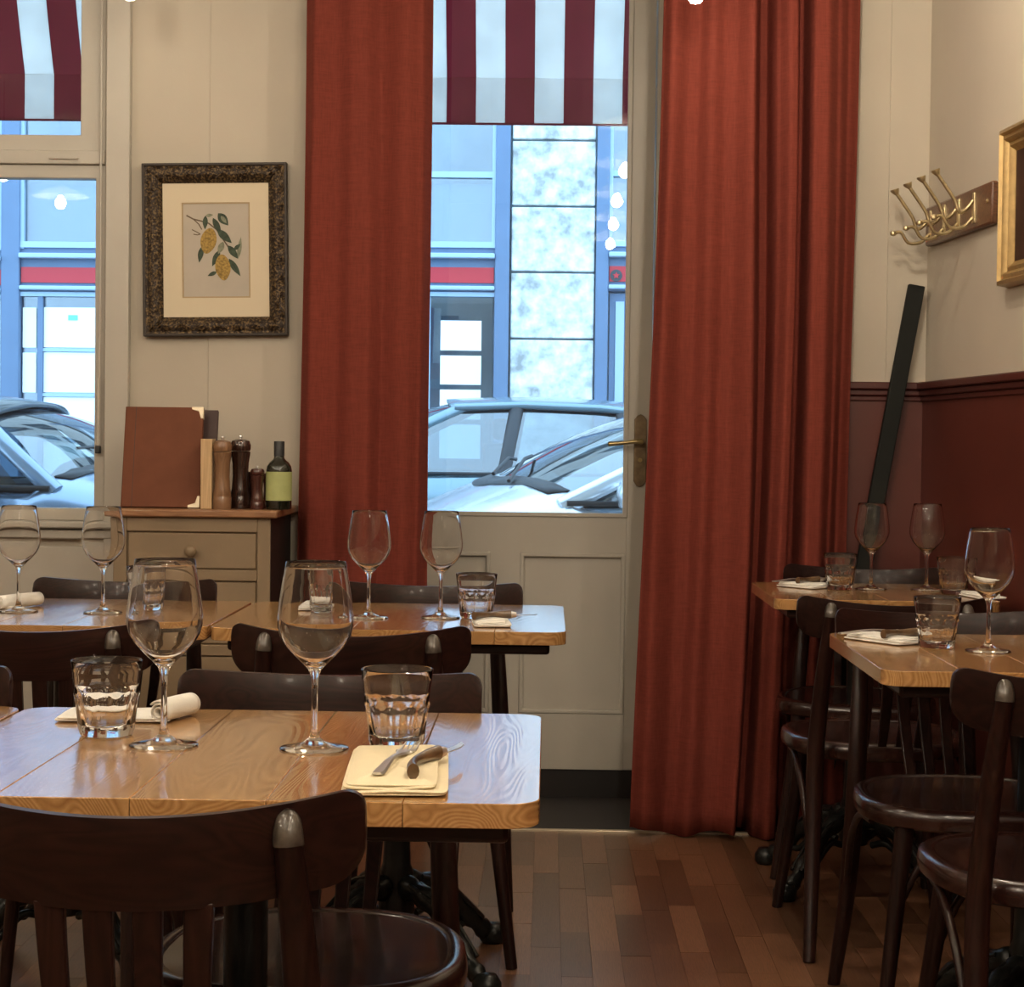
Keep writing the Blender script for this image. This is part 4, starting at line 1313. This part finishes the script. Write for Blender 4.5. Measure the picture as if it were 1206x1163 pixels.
def car(label, paint, roofpaint, loc, rz, fo=0.0, rh=1.445, crown=0.12):
    t = thing('parked_car', label, 'car', loc, rz, 'cars parked in the street')
    HW = 0.86
    def ztop(xx):
        if xx > 0.72: return 0.985 - 0.22 * ((xx - 0.72) / 0.83) ** 1.5
        if xx < -1.75: return 0.985 - 0.10 * ((-1.75 - xx) / 0.35)
        return 0.985 - 0.02 * (xx + 0.5)
    def hwid(xx):
        f = max(0, (xx - 0.9) / 0.65); b2 = max(0, (-1.5 - xx) / 0.65)
        return HW * (1 - 0.20 * f ** 2.2) * (1 - 0.10 * b2 ** 2)
    xs = [-2.10 + 3.65 * i / 60 for i in range(61)]
    vs_ = []
    for xx in xs:
        zt, w = ztop(xx), hwid(xx)
        cr_ = crown * min(1, max(0, (1.7 - xx) / 0.8)) if xx > 0.70 else 0.0
        nose = 1.0
        half = [(w * 0.90, 0.20), (w * 0.985, 0.30), (w, 0.45), (w * 0.995, 0.62), (w * 1.0, 0.74), (w * 0.975, zt - 0.07), (w * 0.94, zt - 0.02), (w * 0.88, zt + cr_ * 0.2), (w * 0.65, zt + cr_ * 0.75),
                (w * 0.35, zt + cr_ * 0.97), (0, zt + cr_)]
        full = [(-y, z) for y, z in half] + [(y, z) for y, z in half[-2::-1]]
        vs_ += [(xx, y, z) for y, z in full]
    W = 21
    fs = [(i * W + j, i * W + j + 1, (i + 1) * W + j + 1, (i + 1) * W + j) for i in range(60) for j in range(W - 1)]
    fs += [(i * W, (i + 1) * W, (i + 1) * W + W - 1, i * W + W - 1) for i in range(60)]
    fs += [tuple(range(W)), tuple(range(60 * W + W - 1, 60 * W - 1, -1))]
    body_ = MB().add(vs_, fs).build('body', paint, t, 35)
    def hood_z(xx, yy):
        q = abs(yy) / hwid(xx)
        cr_ = crown * min(1, max(0, (1.7 - xx) / 0.8))
        return ztop(xx) + cr_ * piecewise([(0, 1.0), (0.35, 0.97), (0.65, 0.75), (0.88, 0.2), (0.94, -0.1), (1.1, -0.5)])(q)
    def zr(xx): return rh - 0.05 * ((xx + 0.55) / 0.8) ** 2
    TB, TR = 0.775, 0.585
    def ws(u, v):       # windscreen
        y0_ = (-1 + 2 * u)
        xb = 0.76 + 0.20 * (1 - y0_ ** 2); xt = -0.10 + fo + 0.10 * (1 - y0_ ** 2)
        zb = hood_z(xb, y0_ * TB) - 0.01; zt = zr(-0.05 + fo) - 0.015 + 0.03 * (1 - y0_ ** 2)
        bul = 0.035 * math.sin(v * PI)
        return (xb + (xt - xb) * v + bul, y0_ * (TB + (TR - TB) * v), zb + (zt - zb) * v + bul)
    MB().grid(ws, 15, 8).build('windscreen', 'car_glass', t, 60)
    def rw(u, v):
        y0_ = (-1 + 2 * u)
        xb = -1.86 - 0.06 * (1 - y0_ ** 2); xt = -1.42 - 0.05 * (1 - y0_ ** 2)
        return (xb + (xt - xb) * v, y0_ * (TB - 0.03 + (TR - TB) * v), 1.0 + (zr(-1.4) - 1.01) * v)
    MB().grid(rw, 11, 5).build('rear_window', 'car_glass', t, 60)
    def rf_(u, v):
        xx = -1.46 + (1.42 + fo) * u; y0_ = -1 + 2 * v
        return (xx + 0.06 * (1 - y0_ ** 2) * (2 * u - 1), y0_ * (TR + 0.02), zr(xx) - 0.02 + 0.055 * (1 - y0_ ** 2) ** 0.8)
    MB().grid(rf_, 16, 15).build('roof', roofpaint, t, 60, solid=0.02)
    wins = [((0.66, -0.34), (-0.16 + fo, -0.42)), ((-0.42, -1.18), (-0.50, -1.08)), ((-1.26, -1.72), (-1.16, -1.38))]
    for sg in (-1, 1):
        for (b0, b1), (r0, r1) in wins:
            def sw(u, v, b0=b0, b1=b1, r0=r0, r1=r1, sg=sg):
                xb = b0 + (b1 - b0) * u; xt = r0 + (r1 - r0) * u
                xx = xb + (xt - xb) * v
                return (xx, sg * (TB + (TR - TB) * v + 0.020 * math.sin(v * PI)), 0.985 + (zr(xt) - 0.03 - 0.985) * v)
            MB().grid(sw, 6, 6).build('side_window', 'car_glass', t, 60)
        def pil(p, q, r_, mat=paint):
            pts = [Vector(p).lerp(Vector(q), k / 5) + Vector((0, sg * 0.018 * math.sin(k / 5 * PI), 0)) for k in range(6)]
            MB().tube(pts, r_, 8, 0.7).build('pillar', mat, t, 60)
        pil((0.80, sg * TB, 0.97), (-0.12 + fo, sg * TR, zr(-0.12 + fo) - 0.02), 0.036)
        pil((-0.38, sg * TB, 0.97), (-0.46, sg * TR, zr(-0.46) - 0.02), 0.045, 'car_trim')
        pil((-1.22, sg * TB, 0.97), (-1.12, sg * TR, zr(-1.12) - 0.02), 0.040, 'car_trim')
        pil((-1.84, sg * TB, 0.97), (-1.42, sg * TR, zr(-1.42) - 0.02), 0.060)
        # belt strip, roof rail
        MB().tube([(0.78, sg * (TB + 0.02), 0.985), (-0.5, sg * (TB + 0.02), 0.985), (-1.8, sg * (TB + 0.01), 0.985)], 0.012, 6).build('belt_trim', 'car_trim', t, 60)
        MB().tube([(-0.06 + fo, sg * (TR + 0.02), zr(-0.06 + fo) - 0.02), (-0.5, sg * (TR + 0.02), zr(-0.5) - 0.02), (-1.0, sg * (TR + 0.02), zr(-1.0) - 0.02), (-1.44, sg * (TR + 0.02), zr(-1.44) - 0.02)], 0.026, 8).build('roof_edge', roofpaint, t, 60)
        # mirror
        mr = MB().lathe([(0, -0.055), (0.07, -0.045), (0.09, 0), (0.07, 0.05), (0, 0.065)], 14)
        mr.xf(Matrix.Translation((0.56, sg * 0.92, 1.02)) @ Matrix.Diagonal((0.6, 1.1, 1.0, 1)))
        mr.build('mirror', paint, t, 60)
        # door seams
        for xx in (0.60, -0.36, -1.24):
            box('door_seam', 'car_trim', body_, xx - 0.005, xx + 0.005, sg * (HW + 0.001) - 0.004, sg * (HW + 0.001) + 0.004, 0.32, 0.90)
        MB().box(1.39, 1.53, sg * 0.40, sg * 0.66, 0.62, 0.74).build('headlight', 'headlamp', t, bevel=0.02)
        for xx in (-1.32, 0.98):
            wh = MB().lathe([(0.20, -0.09), (0.29, -0.10), (0.315, -0.07), (0.315, 0.07), (0.29, 0.10), (0.20, 0.09)], 28)
            wh.xf(Matrix.Translation((xx, sg * 0.80, 0.315)) @ Matrix.Rotation(R(90), 4, 'X'))
            wh_ = wh.build('wheel', 'tyre', t, 40)
            rm = MB().lathe([(0.205, -0.085), (0.06, -0.075), (0, -0.07)] if sg > 0 else [(0.205, 0.085), (0.06, 0.075), (0, 0.07)], 20)
            rm.xf(Matrix.Translation((xx, sg * 0.80, 0.315)) @ Matrix.Rotation(R(90), 4, 'X'))
            rm.build('rim', 'alloy', wh_, 40)
    # interior: dash, seats
    MB().box(0.35, 0.80, -0.66, 0.66, 0.90, 1.0).build('dashboard', 'car_trim', t, bevel=0.03)
    for (xx, yy) in ((-0.30, -0.36), (-0.30, 0.36), (-1.15, -0.36), (-1.15, 0.36)):
        MB().box(xx - 0.10, xx + 0.06, yy - 0.22, yy + 0.22, 0.98, 1.18).box(xx - 0.10, xx, yy - 0.11, yy + 0.11, 1.20, 1.34).build('car_seat', 'car_seat', t, bevel=0.03)
    # wipers and cowl
    def cw(u, v):
        y0_ = -1 + 2 * u
        xx_ = 0.75 + 0.20 * (1 - y0_ ** 2) + 0.09 * v
        return (xx_, y0_ * 0.70, hood_z(xx_, y0_ * 0.70) + 0.004)
    MB().grid(cw, 15, 3).build('cowl', 'car_trim', t, 60, solid=0.006)
    for yy in (0.0, 0.48):
        MB().tube([(0.96, yy, hood_z(0.96, yy) + 0.02), (0.86, yy - 0.26, hood_z(0.86, yy - 0.26) + 0.06), (0.80, yy - 0.46, hood_z(0.80, yy - 0.46) + 0.06)], 0.008, 6).build('wiper', 'car_trim', t, 60)
    return t


car('white car seen through the door pane, bonnet to the left', 'car_white', 'car_white', (0.72, 7.97, SZ + 0.03), PI + R(9))
car('dark-roofed blue car seen through the left window, bonnet to the right', 'car_blue', 'car_roof_dark', (-2.69, 7.92, SZ + 0.06), 0, 0.54, 1.37)
car('blue-grey car on the far side of the street behind the white car', 'car_teal', 'car_teal', (-0.66, 12.55, SZ + 0.06), PI)

# ------------------------------------------------------------------ blue shop front opposite
FY = 16.0
shop = thing('shop_building', 'blue shop front with red sign bands and a pale stone pier across the street', 'building', (0, FY, 0))
S = 16.0 / 2200.0


def fx(px): return (px - 645) * S
def fz(px, py): return 1.12 + (522.5 - 0.0122 * (645 - px) - py) * S


def fb(name, mat, px0, px1, py0, py1, d0, d1, parent=shop, bevel=0.0):
    pc = (px0 + px1) / 2
    return box(name, mat, parent, fx(px0), fx(px1), -d1, -d0, fz(pc, py1), fz(pc, py0), bevel)


box('wall', 'shop_inside', shop, -11, 11, 0.9, 1.1, -0.1, 11.0)
box('upper_wall', 'facade_upper', shop, -11, 11, -0.05, 0.9, 4.75, 11.0)
box('plinth', 'shop_blue', shop, -11, 11, -0.04, 0.2, -0.1, 0.55)
for zz in (6.0, 8.6):
    for k in range(9):
        xx = -8.8 + k * 2.2
        wn = box('window', 'shop_dark', shop, xx - 0.5, xx + 0.5, -0.08, -0.02, zz, zz + 1.8, 0.01)
        box('window_frame', 'facade_upper', wn, xx - 0.02, xx + 0.02, -0.10, -0.06, zz, zz + 1.8)
# stone pier of separate blocks
fb('pier_core', 'stone_joint', 598, 697, -60, 680, -0.10, 0.02)
ys = [14, 91, 168, 245, 322, 400, 477, 554, 631]
for i in range(len(ys) - 1):
    fb('stone_block', 'stone_pale', 599, 696.5, ys[i] + 1.2, ys[i + 1] - 1.2, 0.0, 0.06, bevel=0.01)
fb('stone_block', 'stone_pale', 599, 696.5, -60, 13, 0.0, 0.06, bevel=0.01)
# posts
for (a, b_) in ((580, 597), (698, 713), (0, 22), (-330, -310), (250, 270), (900, 920), (1210, 1230)):
    fb('post', 'shop_blue', a, b_, -60, 680, -0.1, 0.10, bevel=0.01)


def bay(p0, p1, kind):
    fb('sign_frame', 'shop_blue', p0, p1, 292, 345, -0.1, 0.05)
    fb('sign_band', 'shop_red', p0 + 1, p1 - 1, 316, 334, -0.02, 0.07)
    fb('cornice', 'shop_blue_pale', p0, p1, 300, 306, 0.0, 0.14, bevel=0.01)
    fb('cornice', 'shop_blue_pale', p0, p1, 338, 343, 0.0, 0.12, bevel=0.01)
    # upper window
    w = fb('window', 'shop_blue_pale', p0, p1, 286, 293, -0.05, 0.08)
    fb('frame_bar', 'shop_blue_pale', p0, p0 + 4, 60, 293, -0.05, 0.07, w)
    fb('frame_bar', 'shop_blue_pale', p1 - 4, p1, 60, 293, -0.05, 0.07, w)
    fb('frame_bar', 'shop_blue_pale', p0, p1, 204, 211, -0.05, 0.06, w)
    fb('pane', 'shop_glass', p0 + 3, p1 - 3, 60, 288, 0.0, 0.02, w)
    fb('blind', 'shop_blue_pale', p0 + 3, p1 - 3, 216, 300, -0.12, -0.08, w)
    # lower window
    if kind == 'posters':
        w = fb('window', 'shop_blue_pale', p0, p1, 345, 350, -0.05, 0.07)
        fb('pane', 'shop_glass', p0 + 2, p1 - 2, 348, 600, 0.0, 0.02, w)
    return w


w = bay(490, 580, 'posters')
for (y0_, y1_) in ((378, 413), (419, 453), (459, 494), (500, 540)):
    fb('poster', 'poster_white', 517, 565, y0_, y1_, 0.022, 0.034, w)
fb('window_post', 'shop_blue_pale', 500, 505, 345, 600, -0.05, 0.06, w)
w = bay(713, 900, 'door')
# emblem: dark roundel on the red band with a small star inside
em = MB().tube([(fx(722), -0.078, fz(722, 326)), (fx(722), -0.070, fz(722, 326))], 7.0 * S, 24).build('emblem', 'shop_dark', shop)
st = [(fx(722) + (4.4 if k % 2 == 0 else 2.0) * S * math.sin(k * PI / 5), fz(722, 326) + (4.4 if k % 2 == 0 else 2.0) * S * math.cos(k * PI / 5)) for k in range(10)]
MB().prism(st, -0.083, -0.077, 'y').build('emblem_star', 'shop_red', em)
dd = fb('door', 'shop_blue', 715, 790, 347, 680, -0.06, 0.03)
fb('door_panel', 'shop_blue_pale', 722, 732, 356, 600, -0.02, 0.045, dd)
fb('door_pane', 'shop_glass', 735, 785, 356, 560, 0.0, 0.04, dd)
fb('door_pane', 'shop_glass', 800, 890, 347, 600, 0.0, 0.02, dd)
for (p0, p1) in ((22, 250), (-310, 0), (270, 490), (920, 1210)):
    w = bay(p0, p1, 'posters')
    if p0 == 22 or p0 == -310:
        step = 74
        q = p0 + (24 if p0 == 22 else 10)
        for c in range(3):
            a = q + c * step
            for (y0_, y1_) in ((362, 409), (415, 462), (468, 515), (521, 568)):
                fb('poster', 'poster_white', a + 3, a + step - 3, y0_, y1_, 0.022, 0.034, w)
            fb('window_post', 'shop_blue', a - 3.5, a + 2.5, 345, 600, -0.05, 0.06, w)
            for yb in (412, 465, 518):
                fb('window_bar', 'shop_blue_pale', a + 2.5, a + step - 3.5, yb - 2, yb + 2, -0.03, 0.05, w)
        if p0 == 22:
            fb('poster_mark', 'poster_mint', 78, 89, 371, 377, 0.036, 0.04, w)
            fb('poster', 'poster_white', 4 + 20, 40, 362, 409, 0.022, 0.034, w)
            fb('poster', 'poster_white', 4 + 20, 40, 415, 462, 0.022, 0.034, w)
print('planks', n_planks, 'objects', len(bpy.data.objects))
